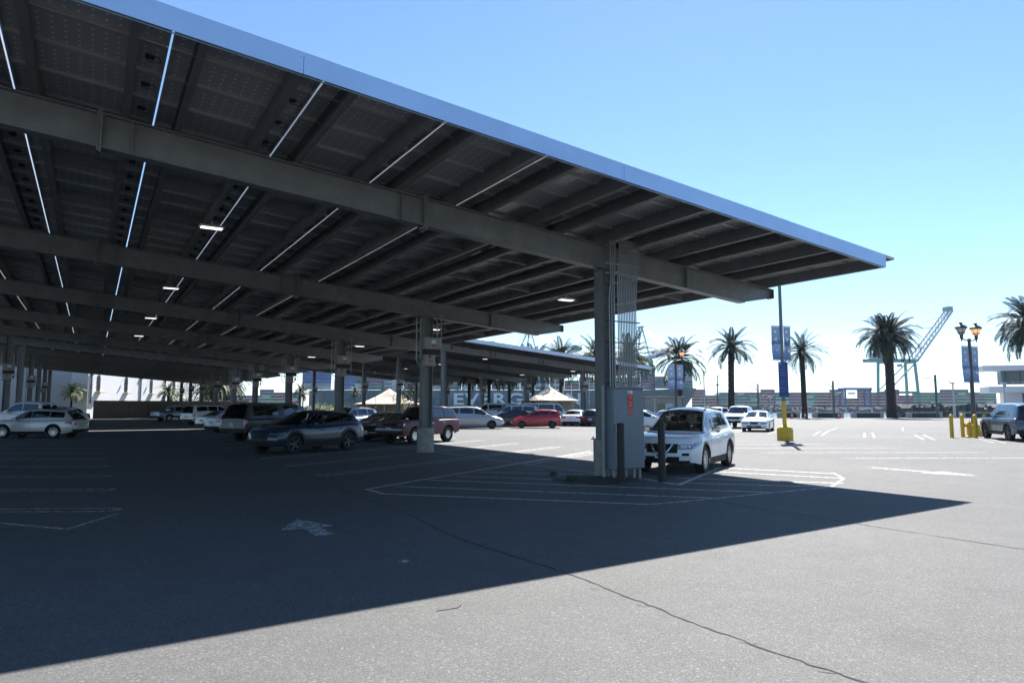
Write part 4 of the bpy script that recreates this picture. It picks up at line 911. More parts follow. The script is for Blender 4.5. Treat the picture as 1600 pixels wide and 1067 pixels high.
# ------------------------------------------------------------------ posts, signs, bollards, cones
def px_r(f, px): return (px - 800)/1071.8*f
def banner_mat():
    m = bpy.data.materials.new('banner_print'); m.use_nodes = True; nt = m.node_tree; n = nt.nodes; l = nt.links; b = n['Principled BSDF']; b.inputs['Roughness'].default_value = 0.7
    tc = n.new('ShaderNodeTexCoord'); sx = n.new('ShaderNodeSeparateXYZ'); l.new(tc.outputs['Object'], sx.inputs[0])
    nz = n.new('ShaderNodeTexNoise'); nz.inputs['Scale'].default_value = 3.5; nz.inputs['Detail'].default_value = 3; l.new(tc.outputs['Object'], nz.inputs['Vector'])
    ad = n.new('ShaderNodeMath'); ad.operation = 'MULTIPLY_ADD'; l.new(nz.outputs['Fac'], ad.inputs[0]); ad.inputs[1].default_value = 0.7; l.new(sx.outputs[2], ad.inputs[2])
    cr = n.new('ShaderNodeValToRGB'); e = cr.color_ramp.elements; e[0].position = 0.0; e[0].color = (0.05, 0.10, 0.26, 1); e[1].position = 1.0; e[1].color = (0.34, 0.42, 0.58, 1)
    for p, c in ((0.30, (0.22, 0.31, 0.52, 1)), (0.42, (0.36, 0.46, 0.62, 1)), (0.47, (0.06, 0.12, 0.26, 1)), (0.55, (0.30, 0.40, 0.58, 1))):
        q = e.new(p); q.color = c
    mr = n.new('ShaderNodeMapRange'); mr.inputs[1].default_value = 0.0; mr.inputs[2].default_value = 2.6; l.new(ad.outputs[0], mr.inputs[0]); l.new(mr.outputs[0], cr.inputs[0]); l.new(cr.outputs[0], b.inputs['Base Color'])
    return m
M_BAN = banner_mat(); M_POST = mat('lamp_post_green', (0.055, 0.062, 0.065), 0.5, var=0.15); M_LANT = mat('lantern_glass', (0.62, 0.55, 0.45), 0.3, var=0.1); M_LIT = mat('lantern_lit', (0.8, 0.45, 0.25), 0.3, var=0, emit=(1.0, 0.42, 0.15), estr=0.4)
M_SIGNB = mat('sign_blue', (0.015, 0.05, 0.22), 0.5, var=0.05); M_GREYP = mat('pole_grey', (0.16, 0.17, 0.18), 0.5, 0.3, var=0.1)
def banner(parent, x, z0, w, h, fl):
    mb = MB(); rows = []
    for i in range(13):
        q = i/12; rows.append([(x + w*(u - 0.5), 0.05*fl*math.sin(q*4.2 + u*2)*(q), -h*q + h) for u in (0, 0.25, 0.5, 0.75, 1)])
    mb.grid(rows); rows2 = [[(p[0], p[1] + 0.006, p[2]) for p in r] for r in rows]; mb.grid([r[::-1] for r in rows2])
    b = mb.build('banner', M_BAN, parent, True, (0, 0, z0))
    for k, (dx, dz) in enumerate(((-0.05, 0.84), (-0.02, 0.62), (0.06, 0.27))):
        m_ = MB(); m_.lathe([(0, 0), (0.085, 0)], 12, axis='y'); d = m_.build('banner_dot', M_WHITE, b, False, (x + dx, -0.03 if fl > 0 else -0.03, h*dz))
    for zz in (h + 0.03, -0.03):
        m_ = MB(); m_.tube([(0, 0, z0 + zz), (x + math.copysign(w/2 + 0.03, x), 0, z0 + zz)], 0.018, 6); m_.build('banner_arm', M_GREYP, parent)
def lantern(parent, x, z, lit):
    mb = MB(); mb.lathe([(0.03, z - 0.55), (0.05, z - 0.40), (0.10, z - 0.34), (0.085, z - 0.24), (0.11, z - 0.14), (0.20, z - 0.02)], 12, (x, 0, 0)); base = mb.build('lantern_base', M_POST, parent, True)
    mb = MB(); mb.lathe([(0.14, z - 0.12), (0.255, z + 0.24)], 12, (x, 0, 0)); mb.build('lantern_glass', M_LIT if lit else M_LANT, base)
    mb = MB()
    for k in range(6):
        a = k*math.pi/3; mb.beam((x + 0.15*math.cos(a), 0.15*math.sin(a), z - 0.10), (x + 0.268*math.cos(a), 0.268*math.sin(a), z + 0.24), 0.02, 0.02)
    mb.lathe([(0.265, z + 0.22), (0.34, z + 0.25), (0.335, z + 0.32), (0.22, z + 0.43), (0.10, z + 0.47), (0.07, z + 0.50), (0.10, z + 0.55), (0.10, z + 0.60), (0.0, z + 0.62)], 12, (x, 0, 0)); mb.build('lantern_cap', M_POST, base)
def yellow_foot(parent, r, h, sleeve):
    mb = MB(); mb.lathe([(r, -0.1), (r, h - 0.22), (r*0.95, h - 0.12), (r*0.8, h - 0.04), (r*0.5, h + 0.01), (0.13, h + 0.06)], 24); mb.build('concrete_foot', M_YEL, parent, True)
    if sleeve: m_ = MB(); m_.lathe([(0.105, h), (0.105, sleeve)], 14); m_.build('sleeve', M_YEL, parent, True)
def lamp_post(loc, H, rz, label, foot):
    t = thing('street_lamp', label, 'street lamp', loc, rz, 'double lantern lamp posts')
    mb = MB(); mb.lathe([(0.17, 0), (0.16, 0.9), (0.13, 1.2), (0.105, 3.2), (0.085, H - 0.75), (0.10, H - 0.72), (0.10, H - 0.62), (0.0, H - 0.6)], 14); mb.build('post', M_POST, t, True)
    mb = MB(); mb.tube([(-0.62, 0, H - 0.62), (-0.3, 0, H - 0.72), (0, 0, H - 0.74), (0.3, 0, H - 0.72), (0.62, 0, H - 0.62)], 0.035, 8); mb.build('arm', M_POST, t, True)
    lantern(t, -0.62, H - 0.45 + 0.2, False); lantern(t, 0.62, H - 0.45 + 0.2, True)
    banner(t, -0.40, H - 3.25, 0.58, 2.15, 1); banner(t, 0.40, H - 3.25, 0.58, 2.15, -1)
    if foot: yellow_foot(t, 0.42, 0.68, None)
    return t
p = FR(41.2, px_r(41.2, 1521)); lamp_post((p.x, p.y, 0), 6.45, RZ_FR + 0.34, 'double lantern lamp post with two blue banners, rising behind yellow bollards', True)
p = FR(60, px_r(60, 1057)); lamp_post((p.x, p.y, 0), 6.5, RZ_FR + 0.15, 'double lantern lamp post with banners in front of a palm, near the concrete shed', False)
# sign post with yellow foot
t = thing('sign_post', 'tall grey pole on a yellow foot with a blue sign and two banners', 'sign post', (30.75, 23.05, 0), RZ_FR + 0.25)
mb = MB(); mb.lathe([(0.10, 0), (0.095, 3), (0.08, 9.2), (0.0, 9.22)], 12); mb.build('pole', M_GREYP, t, True)
yellow_foot(t, 0.40, 0.74, 2.02)
banner(t, -0.34, 4.18, 0.50, 1.75, 1); banner(t, 0.34, 4.18, 0.42, 1.75, -1)
mb = MB(); mb.box((-0.10, -0.14, 3.16), (0.50, 0.03, 1.80)); sg = mb.build('sign_panel', M_SIGNB, t)
mb = MB(); mb.box((0.20, 0.02, 3.16), (0.02, 0.34, 1.78)); mb.build('sign_panel', mat('sign_side', (0.05, 0.06, 0.09), 0.5), t)
for q, (w, z) in enumerate(((0.10, 3.96), (0.36, 3.66), (0.40, 3.50), (0.38, 3.36), (0.40, 3.06), (0.34, 2.92), (0.36, 2.70), (0.3, 2.56))):
    m_ = MB(); m_.box((-0.10 - (0.42 - w)/2, -0.158, z), (w, 0.004, 0.012 if q else 0.09)); m_.build('sign_text', mat('sign_text', (0.30, 0.36, 0.55), 0.6), sg)
# yellow bollards, hydrant
def ybollard(f, px, label):
    p = FR(f, px_r(f, px)); t = thing('bollard', label, 'bollard', (p.x, p.y, 0), 0, 'yellow bollards round the hydrant')
    mb = MB(); mb.lathe([(0.10, -0.1), (0.10, 1.22)], 16); mb.build('post', M_YEL, t, True)
    mb = MB(); mb.lathe([(0.10, 1.22), (0.085, 1.27), (0.04, 1.305), (0, 1.31)], 16); mb.build('domed_cap', M_YEL, t, True)
for f, px in ((38.8, 1485), (39.6, 1502), (38.4, 1522), (39.4, 1537.5)): ybollard(f, px, 'yellow steel bollard guarding the yellow hydrant')
p = FR(39.6, px_r(39.6, 1513)); t = thing('hydrant', 'yellow fire hydrant with a side outlet between the yellow bollards', 'hydrant', (p.x, p.y, 0), RZ_FR)
mb = MB(); mb.lathe([(0.20, 0), (0.20, 0.06), (0.13, 0.08), (0.13, 0.55), (0.19, 0.57), (0.19, 0.64), (0.15, 0.68), (0.13, 0.80), (0.07, 0.87), (0.03, 0.89), (0.03, 0.95), (0, 0.95)], 18); mb.build('barrel', M_YEL, t, True)
mb = MB(); mb.tube([(0, 0, 0.66), (-0.24, 0, 0.66), (-0.36, 0, 0.74)], [0.10, 0.10, 0.08], 10); mb.build('outlet', M_YEL, t, True)
mb = MB(); mb.tube([(0, 0, 0.52), (0.0, -0.22, 0.52)], 0.07, 10); mb.tube([(0, -0.2, 0.52), (0, -0.26, 0.52)], 0.085, 6); mb.build('outlet', M_YEL, t, True)
# cones
M_CONE = mat('cone_orange', (0.75, 0.08, 0.02), 0.6, var=0.05)
def cone(f, px, label):
    p = FR(f, px_r(f, px)); t = thing('traffic_cone', label, 'traffic cone', (p.x, p.y, 0), 0, 'traffic cones on the quay')
    mb = MB(); mb.bbox((0, 0, 0.02), (0.42, 0.42, 0.04), 0.01); mb.build('base', M_CONE, t)
    mb = MB(); mb.lathe([(0.17, 0.04), (0.035, 0.95), (0.0, 0.95)], 16); mb.build('body', M_CONE, t, True)
    mb = MB(); mb.lathe([(0.128, 0.36), (0.088, 0.62)], 16); mb.build('reflective_band', M_WHITE, t, True)
cone(101, 1257.5, 'orange traffic cone at the foot of the thin palm'); cone(101, 1310, 'orange traffic cone beside the long dark planter'); cone(100, 1237, 'orange traffic cone behind the blue sign post')
# planters / seat walls on the quay
M_PLAN = mat('planter_teal', (0.03, 0.05, 0.055), 0.7, var=0.2); M_PCON = mat('quay_concrete', (0.34, 0.33, 0.31), 0.85, var=0.15)
for k, (pa, pb) in enumerate(((1215, 1248), (1270, 1316), (1331, 1378), (1417, 1470), (1500, 1548))):
    f = 104.5; a, b = px_r(f, pa), px_r(f, pb); t = thing('seat_wall', 'dark teal seat wall with concrete ends along the quay', 'seat wall', FR(f, (a + b)/2), RZ_FR, 'seat walls along the quay'); w = b - a
    mb = MB(); mb.bbox((0, 0, 0.38), (w - 1.0, 0.7, 0.76), 0.03); mb.build('panel', M_PLAN, t)
    for s in (-1, 1): m_ = MB(); m_.bbox((s*(w/2 - 0.25), 0, 0.42), (0.5, 0.9, 0.84), 0.03); m_.build('end_block', M_PCON, t)
    mb = MB(); mb.bbox((0, 0, 0.80), (w - 1.05, 0.8, 0.07), 0.015); mb.build('seat', M_PCON, t)
# quay railing
t = thing('railing', 'thin steel railing along the edge of the quay', 'railing', FR(106.5, 0), RZ_FR)
for z in (1.06, 0.7, 0.35): m_ = MB(); m_.beam((-13, 0, z), (130, 0, z), 0.04, 0.04); m_.build('rail', M_GREYP, t)
pm = MB(); pm.box((0, 0, 0.55), (0.05, 0.05, 1.1)); pmm = pm.mesh('post', M_GREYP)
for k in range(58): link('post', pmm, t, (-12.5 + 2.5*k, 0.003, 0))
# promenade lamps
M_PALE = mat('pale_metal', (0.45, 0.46, 0.46), 0.4, 0.2, var=0.05); M_TEALP = mat('post_teal', (0.06, 0.11, 0.12), 0.5, var=0.1)
def prom_lamp(f, px, H, label):
    t = thing('promenade_lamp', label, 'lamp', FR(f, px_r(f, px)), RZ_FR, 'tall quay lamps')
    mb = MB(); mb.bbox((-0.09, 0, H/2), (0.09, 0.22, H), 0.02); mb.build('post', M_TEALP, t)
    mb = MB(); mb.bbox((0.09, 0, H/2), (0.09, 0.22, H), 0.02); mb.build('post', M_TEALP, t)
    for s, z in ((-1, H - 0.5), (1, H - 1.8)):
        m_ = MB(); m_.tube([(0, 0, z - 0.6), (s*0.5, 0, z - 0.15), (s*1.0, 0, z), (s*1.5, 0, z + 0.02)], 0.05, 7); ar = m_.build('arm', M_TEALP, t, True)
        m_ = MB(); m_.bbox((s*1.4, 0, z + 0.02), (0.7, 0.25, 0.08), 0.03); m_.build('lamp_head', M_PALE, ar)
prom_lamp(103, 1303, 5.6, 'twin-post quay lamp standing by the dark planter and orange cone'); prom_lamp(103, 1464, 6.5, 'taller twin-post quay lamp at the end of the long planter'); prom_lamp(104, 1185, 5.2, 'twin-post quay lamp showing behind the white saloon')
def wing_lamp(f, px, H, label, wings=True):
    t = thing('winged_lamp', label, 'lamp', FR(f, px_r(f, px)), RZ_FR, 'short winged quay lamps')
    mb = MB(); mb.lathe([(0.2, 0), (0.17, H*0.35), (0.12, H*0.36), (0.10, H)], 10); mb.build('post', M_PALE, t, True)
    for s in (-1, 1):
        m_ = MB(); m_.add([(0, 0, H - 0.15), (s*0.25, 0.1, H - 0.3), (s*0.75, 0, H + 0.35), (s*0.4, -0.1, H + 0.05)], [(0, 1, 2, 3)]); m_.add([(0, 0.02, H - 0.15), (s*0.25, 0.12, H - 0.3), (s*0.75, 0.02, H + 0.35), (s*0.4, -0.08, H + 0.05)], [(3, 2, 1, 0)]); m_.build('wing', M_WHITE, t)
wing_lamp(104, 1491, 5.4, 'slim quay lamp with small wings between planters'); wing_lamp(95, 1571, 5.0, 'quay lamp with white wings before the white ferry terminal'); wing_lamp(100, 1204, 3.3, 'low white winged lamp behind the blue sign post'); wing_lamp(96, 1023, 2.9, 'low white winged lamp before the concrete shed')
for f, px, H, lb in ((150, 1122, 9.3, 'dark camera pole by the water with a small bracket at its top'), (160, 1101, 11, 'slim pale mast standing by the water')):
    t = thing('mast', lb, 'pole', FR(106, px_r(106, px)), RZ_FR); h = H*106/f
    mb = MB(); mb.lathe([(0.11, 0), (0.08, h), (0, h)], 8); mb.build('pole', M_POST if H < 10 else M_PALE, t, True)
    mb = MB(); mb.box((0.25, 0, h - 0.2), (0.6, 0.1, 0.12)); mb.box((0.0, -0.02, h - 1.5), (0.45, 0.2, 0.2)) if H < 10 else None; mb.build('bracket', M_POST, t)
for k, (px, h) in enumerate(((853, 5.0), (868, 5.6), (880, 4.6), (893, 5.2), (921, 5.8), (640, 4.4), (587, 4.0), (500, 4.4))):
    m_ = MB(); m_.lathe([(0.06, 0), (0.045, h), (0, h + 0.05)], 8); m_.bbox((0, 0, h*0.42), (0.26, 0.26, 0.5), 0.05); tag(m_.build('flag_pole', M_PALE, None, True, FR(100, px_r(100, px))), 'slim pale pole standing behind the far carport', 'pole', 'slim poles behind the far carport')
# concrete shed
f = 96; t = thing('concrete_shed', 'low concrete shed with pale double doors behind parked cars', 'shed', FR(f, px_r(f, 1037)), RZ_FR)
mb = MB(); mb.bbox((0, 1.5, 1.5), (5.2, 3.0, 3.0), 0.03); mb.build('wall', M_CONC, t)
mb = MB(); mb.bbox((0, 1.4, 3.08), (5.7, 3.5, 0.2), 0.03); mb.build('roof', M_PCON, t)
for x in (-0.3, 0.75): m_ = MB(); m_.bbox((x, -0.02, 1.1), (1.0, 0.06, 2.15), 0.01); m_.build('door', M_PALE if x > 0 else mat('door_olive', (0.17, 0.19, 0.12), 0.6), t)

# ------------------------------------------------------------------ palms and other plants
M_FROND = [mat('frond_a', (0.030, 0.042, 0.015), 0.65, var=0.25, scale=1.5, objvar=0.35), mat('frond_b', (0.065, 0.085, 0.022), 0.6, var=0.25, scale=1.5, objvar=0.3), mat('frond_dry', (0.11, 0.08, 0.045), 0.8, var=0.3)]
M_TRUNK = mat('palm_trunk', (0.030, 0.023, 0.019), 0.95, var=0.4, scale=3, bump=0.8, bscale=9)
def frond_mesh(L_, up, droop, nl, lw, ll, m, seed):
    rnd = random.Random(seed); mb = MB(); pts = []; a = up; p = Vector((0, 0, 0)); n = 14
    for i in range(n + 1):
        pts.append(p.copy()); q = i/n; a -= droop*(0.3 + 1.4*q)/n; p = p + Vector((math.cos(a), 0, math.sin(a)))*(L_/n)
    mb.tube(pts, [0.05*(1 - 0.85*i/n) for i in range(n + 1)], 4)
    for k in range(nl):
        q = 0.10 + 0.90*(k + rnd.random()*0.6)/nl; fi = q*n; i = min(n - 1, int(fi)); b = pts[i].lerp(pts[i+1], fi - i); d = (pts[i+1] - pts[i]).normalized(); nz_ = Vector((-d.z, 0, d.x))
        for s in (-1, 1):
            l_ = ll*(0.35 + 0.9*math.sin(math.pi*min(1, q*0.85 + 0.12)))*rnd.uniform(0.85, 1.1); dr = (d*0.75 + Vector((0, s, 0))*0.75 + nz_*rnd.uniform(0.1, 0.45)).normalized()
            e = b + dr*l_ + Vector((0, 0, -0.28*l_*(0.4 + q))); mid = b + dr*l_*0.5 + Vector((0, 0, -0.03)); w_ = d*lw
            mb.add([b - w_*0.4, mid - w_*0.6, e, mid + w_*0.6], [(0, 1, 2, 3)])
    return mb.mesh('frond', m)
FR_SETS = {}
def frond_set(key, L_, nl, lw, ll, m):
    if key not in FR_SETS:
        FR_SETS[key] = {c: [frond_mesh(L_*s, 0.0, dr, nl, lw, ll, m, hash((c, q)) % 999 + q) for q, s in enumerate((0.9, 1.0, 1.08))] for c, dr in (('hi', 0.75), ('mid', 1.35), ('lo', 1.15))}
    return FR_SETS[key]
def palm(label, loc, H, crownR, nf, rt, fset, lean=0.0, dense=True, skirt=True, tm=None, group='palms along the waterfront', name='palm_tree', flare=1.3):
    t = thing(name, label, 'palm tree', loc, random.uniform(0, 6), group)
    mb = MB(); prof = []; n = 26; rnd = random.Random(label + str(loc[0]))
    vs_ = []; ns = 14
    for i in range(n + 1):
        q = i/n; z = H*q; r = rt*(1 + (flare - 1)*math.exp(-q*9) + (0.22 if (q > 0.86) else 0)*smoothstep(0.86, 0.95, q)); cx = lean*(q**1.5)
        vs_.append([(cx + r*(1 + 0.07*(-1)**(k + i) + rnd.uniform(-.04, .04))*math.cos(2*math.pi*k/ns), r*(1 + 0.07*(-1)**(k + i))*math.sin(2*math.pi*k/ns), z - (0.15 if i == 0 else 0)) for k in range(ns)])
    mb.grid([r + [r[0]] for r in vs_]); mb.build('trunk', tm or M_TRUNK, t, False)
    mb = MB(); mb.lathe([(rt*1.15, -0.9), (rt*1.5, -0.3), (rt*1.3, 0.2), (rt*0.6, 0.55), (0, 0.65)], 12)
    for k in range(40):
        a = rnd.uniform(0, 6.28); z = rnd.uniform(-0.9, 0.2); d = Vector((math.cos(a), math.sin(a), 0)); mb.beam(d*rt*1.1 + Vector((0, 0, z)), d*rt*1.75 + Vector((0, 0, z + rnd.uniform(0.05, 0.35))), 0.08, 0.05)
    cr = mb.build('crown', M_TRUNK, t, False, (lean, 0, H))
    for k in range(nf):
        q = (k + 0.5)/nf; el = R(82) - R(118 if skirt else 95)*q**0.85 + rnd.uniform(-.12, .12); az = k*2.39996 + rnd.uniform(-.25, .25)
        c = 'hi' if el > 0.75 else ('mid' if el > 0.0 else 'lo'); s_ = crownR/4.3*rnd.uniform(0.85, 1.08)*(0.85 if c == 'hi' else 1)
        o = link('frond', rnd.choice(fset[c]), cr, (0.5*rt*math.cos(az), 0.5*rt*math.sin(az), 0.1 - 0.35*q)); o.rotation_euler = (rnd.uniform(-.3, .3), -el, az); o.scale = (s_, s_, s_)
    if dense and skirt:
        for k in range(10):
            az = rnd.uniform(0, 6.28); o = link('frond', rnd.choice(fset['lo']), cr, (0.6*rt*math.cos(az), 0.6*rt*math.sin(az), -0.5)); o.rotation_euler = (0, R(rnd.uniform(45, 70)), az); o.scale = (0.6*crownR/4.3,)*3
    return t
SET_BIG = frond_set('big', 4.3, 60, 0.10, 0.72, M_FROND[0]); SET_THIN = frond_set('thin', 4.3, 46, 0.07, 0.46, M_FROND[0]); SET_LIME = frond_set('lime', 4.3, 40, 0.09, 0.8, mat('frond_lime', (0.20, 0.24, 0.04), 0.5, var=0.25, scale=1.5, objvar=0.3)); SET_GRN = frond_set('grn', 4.3, 52, 0.10, 0.7, M_FROND[1])
def wp(f, px): p = FR(f, px_r(f, px)); return (p.x, p.y, 0)
palm('thick date palm with a dense dark crown beside the crane', wp(104, 1393), 12.6, 4.5, 92, 0.60, SET_BIG)
palm('thin date palm with sparse straight fronds by the orange cone', wp(103, 1257), 10.2, 4.4, 50, 0.36, SET_THIN, lean=0.2, skirt=True, dense=False)
palm('slender palm with arching fronds behind the white pickup truck', wp(104, 1143), 10.9, 4.0, 34, 0.44, SET_BIG, lean=-0.3, dense=False)
palm('palm behind the banner lamp post by the concrete shed', wp(104, 1062), 9.2, 4.6, 40, 0.42, SET_BIG, dense=False)
palm('big date palm leaning in above the white ferry terminal', wp(78, 1624), 11.2, 4.4, 80, 0.5, SET_BIG)
for px, H in ((933, 9.6), (877, 9.3)): palm('green palm rising above the far carport roof', wp(108 if px > 900 else 114, px), H*(1 if px > 900 else 1.03), 4.6, 50, 0.30, SET_GRN)
palm('palm standing behind the conduit bank', wp(104, 985), 9.4, 4.6, 46, 0.28, SET_GRN)
for px in (833, 796, 764, 733): palm('palm half hidden beneath the far carport', wp(104.5, px), 8.0, 4.4, 44, 0.24, SET_BIG, group='palms behind the far carport')
palm('small bright green palm in front of the smooth white wall', wp(97, 111), 3.9, 1.75, 40, 0.13, SET_LIME, skirt=True, dense=False, group='garden palms')
palm('small bushy palm by the arched windows', wp(103, 262), 4.0, 2.0, 30, 0.16, SET_GRN, dense=False, group='garden palms')
palm('brown-green palm past the carport columns', wp(120, 333), 6.0, 4.4, 44, 0.4, SET_GRN, group='garden palms')
palm('broad palm beside the parked silver saloon columns', wp(126, 352), 6.2, 4.6, 50, 0.42, SET_BIG, group='garden palms')
palm('thin twin palm near the hedge, seen under the carport', wp(140, 468), 5.2, 2.2, 24, 0.15, SET_GRN, dense=False, group='garden palms'); palm('thin palm beside the twin palm near the hedge', wp(141, 473), 4.6, 2.0, 24, 0.14, SET_GRN, dense=False, group='garden palms')
palm('small palm in front of the ship hull', wp(150, 554), 5.0, 1.8, 24, 0.13, SET_GRN, dense=False, group='garden palms')
M_LEAF = [mat('leaf_green', (0.08, 0.13, 0.025), 0.6, var=0.3), mat('leaf_yellow', (0.20, 0.21, 0.03), 0.6, var=0.3)]
def bush(label, loc, rx, rz, n, m, name='shrub', cat='shrub', trunk=0.0, group=None):
    t = thing(name, label, cat, loc, 0, group); mb = MB(); rnd = random.Random(label + str(loc[0])); cl = [(Vector((rnd.uniform(-.7, .7)*rx, rnd.uniform(-.7, .7)*rx, trunk + rz*rnd.uniform(0.3, 0.8))), rnd.uniform(0.35, 0.6)) for k in range(9)]
    for k in range(n):
        c, s = rnd.choice(cl); d = Vector((rnd.gauss(0, 1), rnd.gauss(0, 1), rnd.gauss(0, 1))).normalized()*rnd.random()**0.4; p = c + Vector((d.x*rx*s, d.y*rx*s, d.z*rz*s*0.8))
        if p.z < 0.02: p.z = rnd.uniform(0.02, 0.3)
        a = Vector((rnd.gauss(0, 1), rnd.gauss(0, 1), rnd.gauss(0, 1))).normalized(); b = a.orthogonal().normalized(); z = rnd.uniform(0.10, 0.2)
        mb.add([p - a*z, p + b*z*0.5, p + a*z, p - b*z*0.5], [(0, 1, 2, 3)])
    mb.build('foliage', m, t)
    m_ = MB(); m_.tube([(0, 0, -0.1), (0.02*rx, 0, trunk + rz*0.3), (0.1*rx, 0.05, trunk + rz*0.6)], [0.10, 0.08, 0.03], 7)
    for k in range(4): a = k*1.6; m_.tube([(0, 0, trunk*0.8 + 0.1), (math.cos(a)*rx*0.5, math.sin(a)*rx*0.5, trunk + rz*0.55)], [0.05, 0.015], 5)
    m_.build('trunk' if trunk else 'stem', M_TRUNK, t)
for k, (px, f, rx, rz) in enumerate(((285, 118, 3.0, 4.8), (308, 120, 3.2, 6.0), (418, 140, 3.5, 2.2), (440, 141, 4.0, 2.4), (495, 142, 3.6, 2.2), (515, 143, 3.2, 2.0), (366, 135, 3.5, 2.6), (545, 143, 2.6, 1.8), (590, 145, 2.6, 1.9))):
    bush('rounded yellow-green shrub in the garden strip beyond the carport', wp(f, px), rx, rz, 900, M_LEAF[k % 2], group='shrubs beyond the carport')
bush('leafy olive tree beside the larger cream tent', wp(112, 637), 2.6, 4.6, 1800, M_LEAF[0], 'small_tree', 'tree', 1.2)

# ------------------------------------------------------------------ tents, white building, terminal building
M_TENT = mat('tent_cloth', (0.66, 0.55, 0.42), 0.8, var=0.04)
def tent(label, f, px, w, d, eave, peak, npk):
    t = thing('tent', label, 'tent', FR(f, px_r(f, px)), RZ_FR, 'cream tents')
    mb = MB(); rows = []; nx, ny = 24, 12
    for i in range(nx + 1):
        row = []
        for j in range(ny + 1):
            u, v = i/nx*2 - 1, j/ny*2 - 1
            q = max(0.0, 1 - max(abs(((u + 1)/2*npk) % 1 - 0.5)*2 if npk > 1 else abs(u), abs(v))); row.append((u*w/2, v*d/2, eave + (peak - eave)*q**1.55))
        rows.append(row)
    mb.grid(rows); mb.build('canvas_roof', M_TENT, t, True)
    mb = MB(); mb.box((0, d/2 - 0.05, eave/2), (w*0.96, 0.04, eave)); mb.box((-w*0.48, 0, eave/2), (0.04, d*0.9, eave)); mb.build('canvas_wall', M_TENT, t)
    for u in (-0.97, 0.97, 0): m_ = MB(); m_.tube([(u*w/2, -d/2 + 0.1, 0), (u*w/2, -d/2 + 0.1, eave)], 0.06, 7); m_.build('pole', M_PALE, t)
tent('cream marquee with a swooping peak beside the leafy tree', 120, 608, 10.5, 9, 2.2, 4.9, 1); tent('cream marquee behind the work van under the far carport', 101, 858, 8.6, 8, 2.6, 4.8, 1)

M_STUC = mat('white_stucco', (0.62, 0.62, 0.62), 0.85, var=0.05, scale=0.8, bump=0.1, bscale=20); M_STUC2 = mat('smooth_grey_wall', (0.50, 0.51, 0.52), 0.8, var=0.04, scale=0.5); M_BROWN = mat('brown_wall', (0.10, 0.085, 0.078), 0.85, var=0.2, scale=1.2)
M_WINGL = mat('window_dark', (0.05, 0.055, 0.06), 0.15, var=0.1); M_SILL = mat('sill_cream', (0.5, 0.43, 0.32), 0.8, var=0.1)
th = R(60); t = thing('white_building', 'long white building with arched windows, lanterns and a red sign', 'building', (-0.6, 116, 0), th)
mb = MB(); mb.box((24, 6, 5.5), (48, 12, 11)); wl_ = mb.build('wall', M_STUC, t)
mb = MB(); mb.box((24, 5.9, 11.12), (48.6, 12.7, 0.25)); mb.build('roof', M_STUC2, t)
for s in (2.6, 10.2, 18.2, 26.5):
    mb = MB(); w, z0, z1 = 0.42, 4.0, 6.0; pts = [(-w, z0), (w, z0)] + [(w*math.cos(a), z1 + w*math.sin(a)) for a in [k*math.pi/8 for k in range(9)]]
    mb.add([(x, -0.06, z) for x, z in pts] + [(x, 0.1, z) for x, z in pts], [tuple(range(len(pts)))] + [(k, (k+1) % len(pts), len(pts) + (k+1) % len(pts), len(pts) + k) for k in range(len(pts))])
    wd = mb.build('window', M_WINGL, t, False, (s, 0, 0))
    m_ = MB(); m_.bbox((0, -0.35, 3.86), (1.5, 0.8, 0.18), 0.04); m_.build('sill', M_SILL, wd)
    m_ = MB(); m_.box((0, -0.08, 5.1), (0.05, 0.03, 2.3)); m_.box((0, -0.083, 4.7), (0.86, 0.03, 0.05)); m_.box((0, -0.083, 5.5), (0.86, 0.03, 0.05)); m_.build('mullion', M_BLACK, wd)
    m_ = MB(); m_.tube([(0, 0, 6.9), (0, -0.5, 7.1), (0, -0.7, 6.9)], 0.03, 6); m_.lathe([(0.05, 6.9), (0.22, 6.65), (0.2, 6.6)], 10, (0, -0.7, 0)); m_.build('wall_lamp', M_BLACK, wd)
for s in (-0.2 + 0.9, 14.6, 23.0): m_ = MB(); m_.beam((s, -0.12, 2.2), (s, -0.12, 6.3), 0.16, 0.16); m_.bbox((s, -0.15, 6.45), (0.5, 0.35, 0.35), 0.05); m_.build('downpipe', M_GREYP, t)
x = 4.0; rnd = random.Random(4)
for k in range(13):
    w = rnd.uniform(0.5, 0.95); m_ = MB(); m_.box((x + w*0.1, -0.09, 8.0), (0.2, 0.14, 1.3))
    if k % 3 != 1: m_.box((x + w/2 + 0.1, -0.093, 7.45), (w - 0.1, 0.134, 0.2))
    if k % 2: m_.box((x + w - 0.1, -0.097, 8.0), (0.2, 0.13, 1.3))
    m_.build('sign_letter', mat('sign_red', (0.5, 0.02, 0.03), 0.5), t); x += w + 0.35
t = thing('grey_hall', 'plain pale grey hall with vertical joints, a small palm before it', 'building', (-0.95, 117.2, 0), math.pi)
mb = MB(); mb.box((20, -6, 4.6), (40, 12, 9.2)); mb.build('wall', M_STUC2, t)
for k in range(6): m_ = MB(); m_.box((1.4 + 5.6*k, 0.012, 4.6), (0.06, 0.03, 9.1)); m_.build('joint', M_GREYP, t)
m_ = MB(); m_.bbox((5.2, 0.15, 4.0), (0.3, 0.3, 0.45), 0.04); m_.build('wall_lamp', M_BLACK, t)
t = thing('brown_wall', 'low brown boundary wall at the foot of the white building', 'wall', (0.2, 114.6, 0), 0)
for k in range(5): m_ = MB(); m_.bbox((2.1 + 4.2*k, 0, 1.3), (4.195, 0.35, 2.6 - 0.03*(k % 2)), 0.03); m_.build('wall_panel', M_BROWN, t)
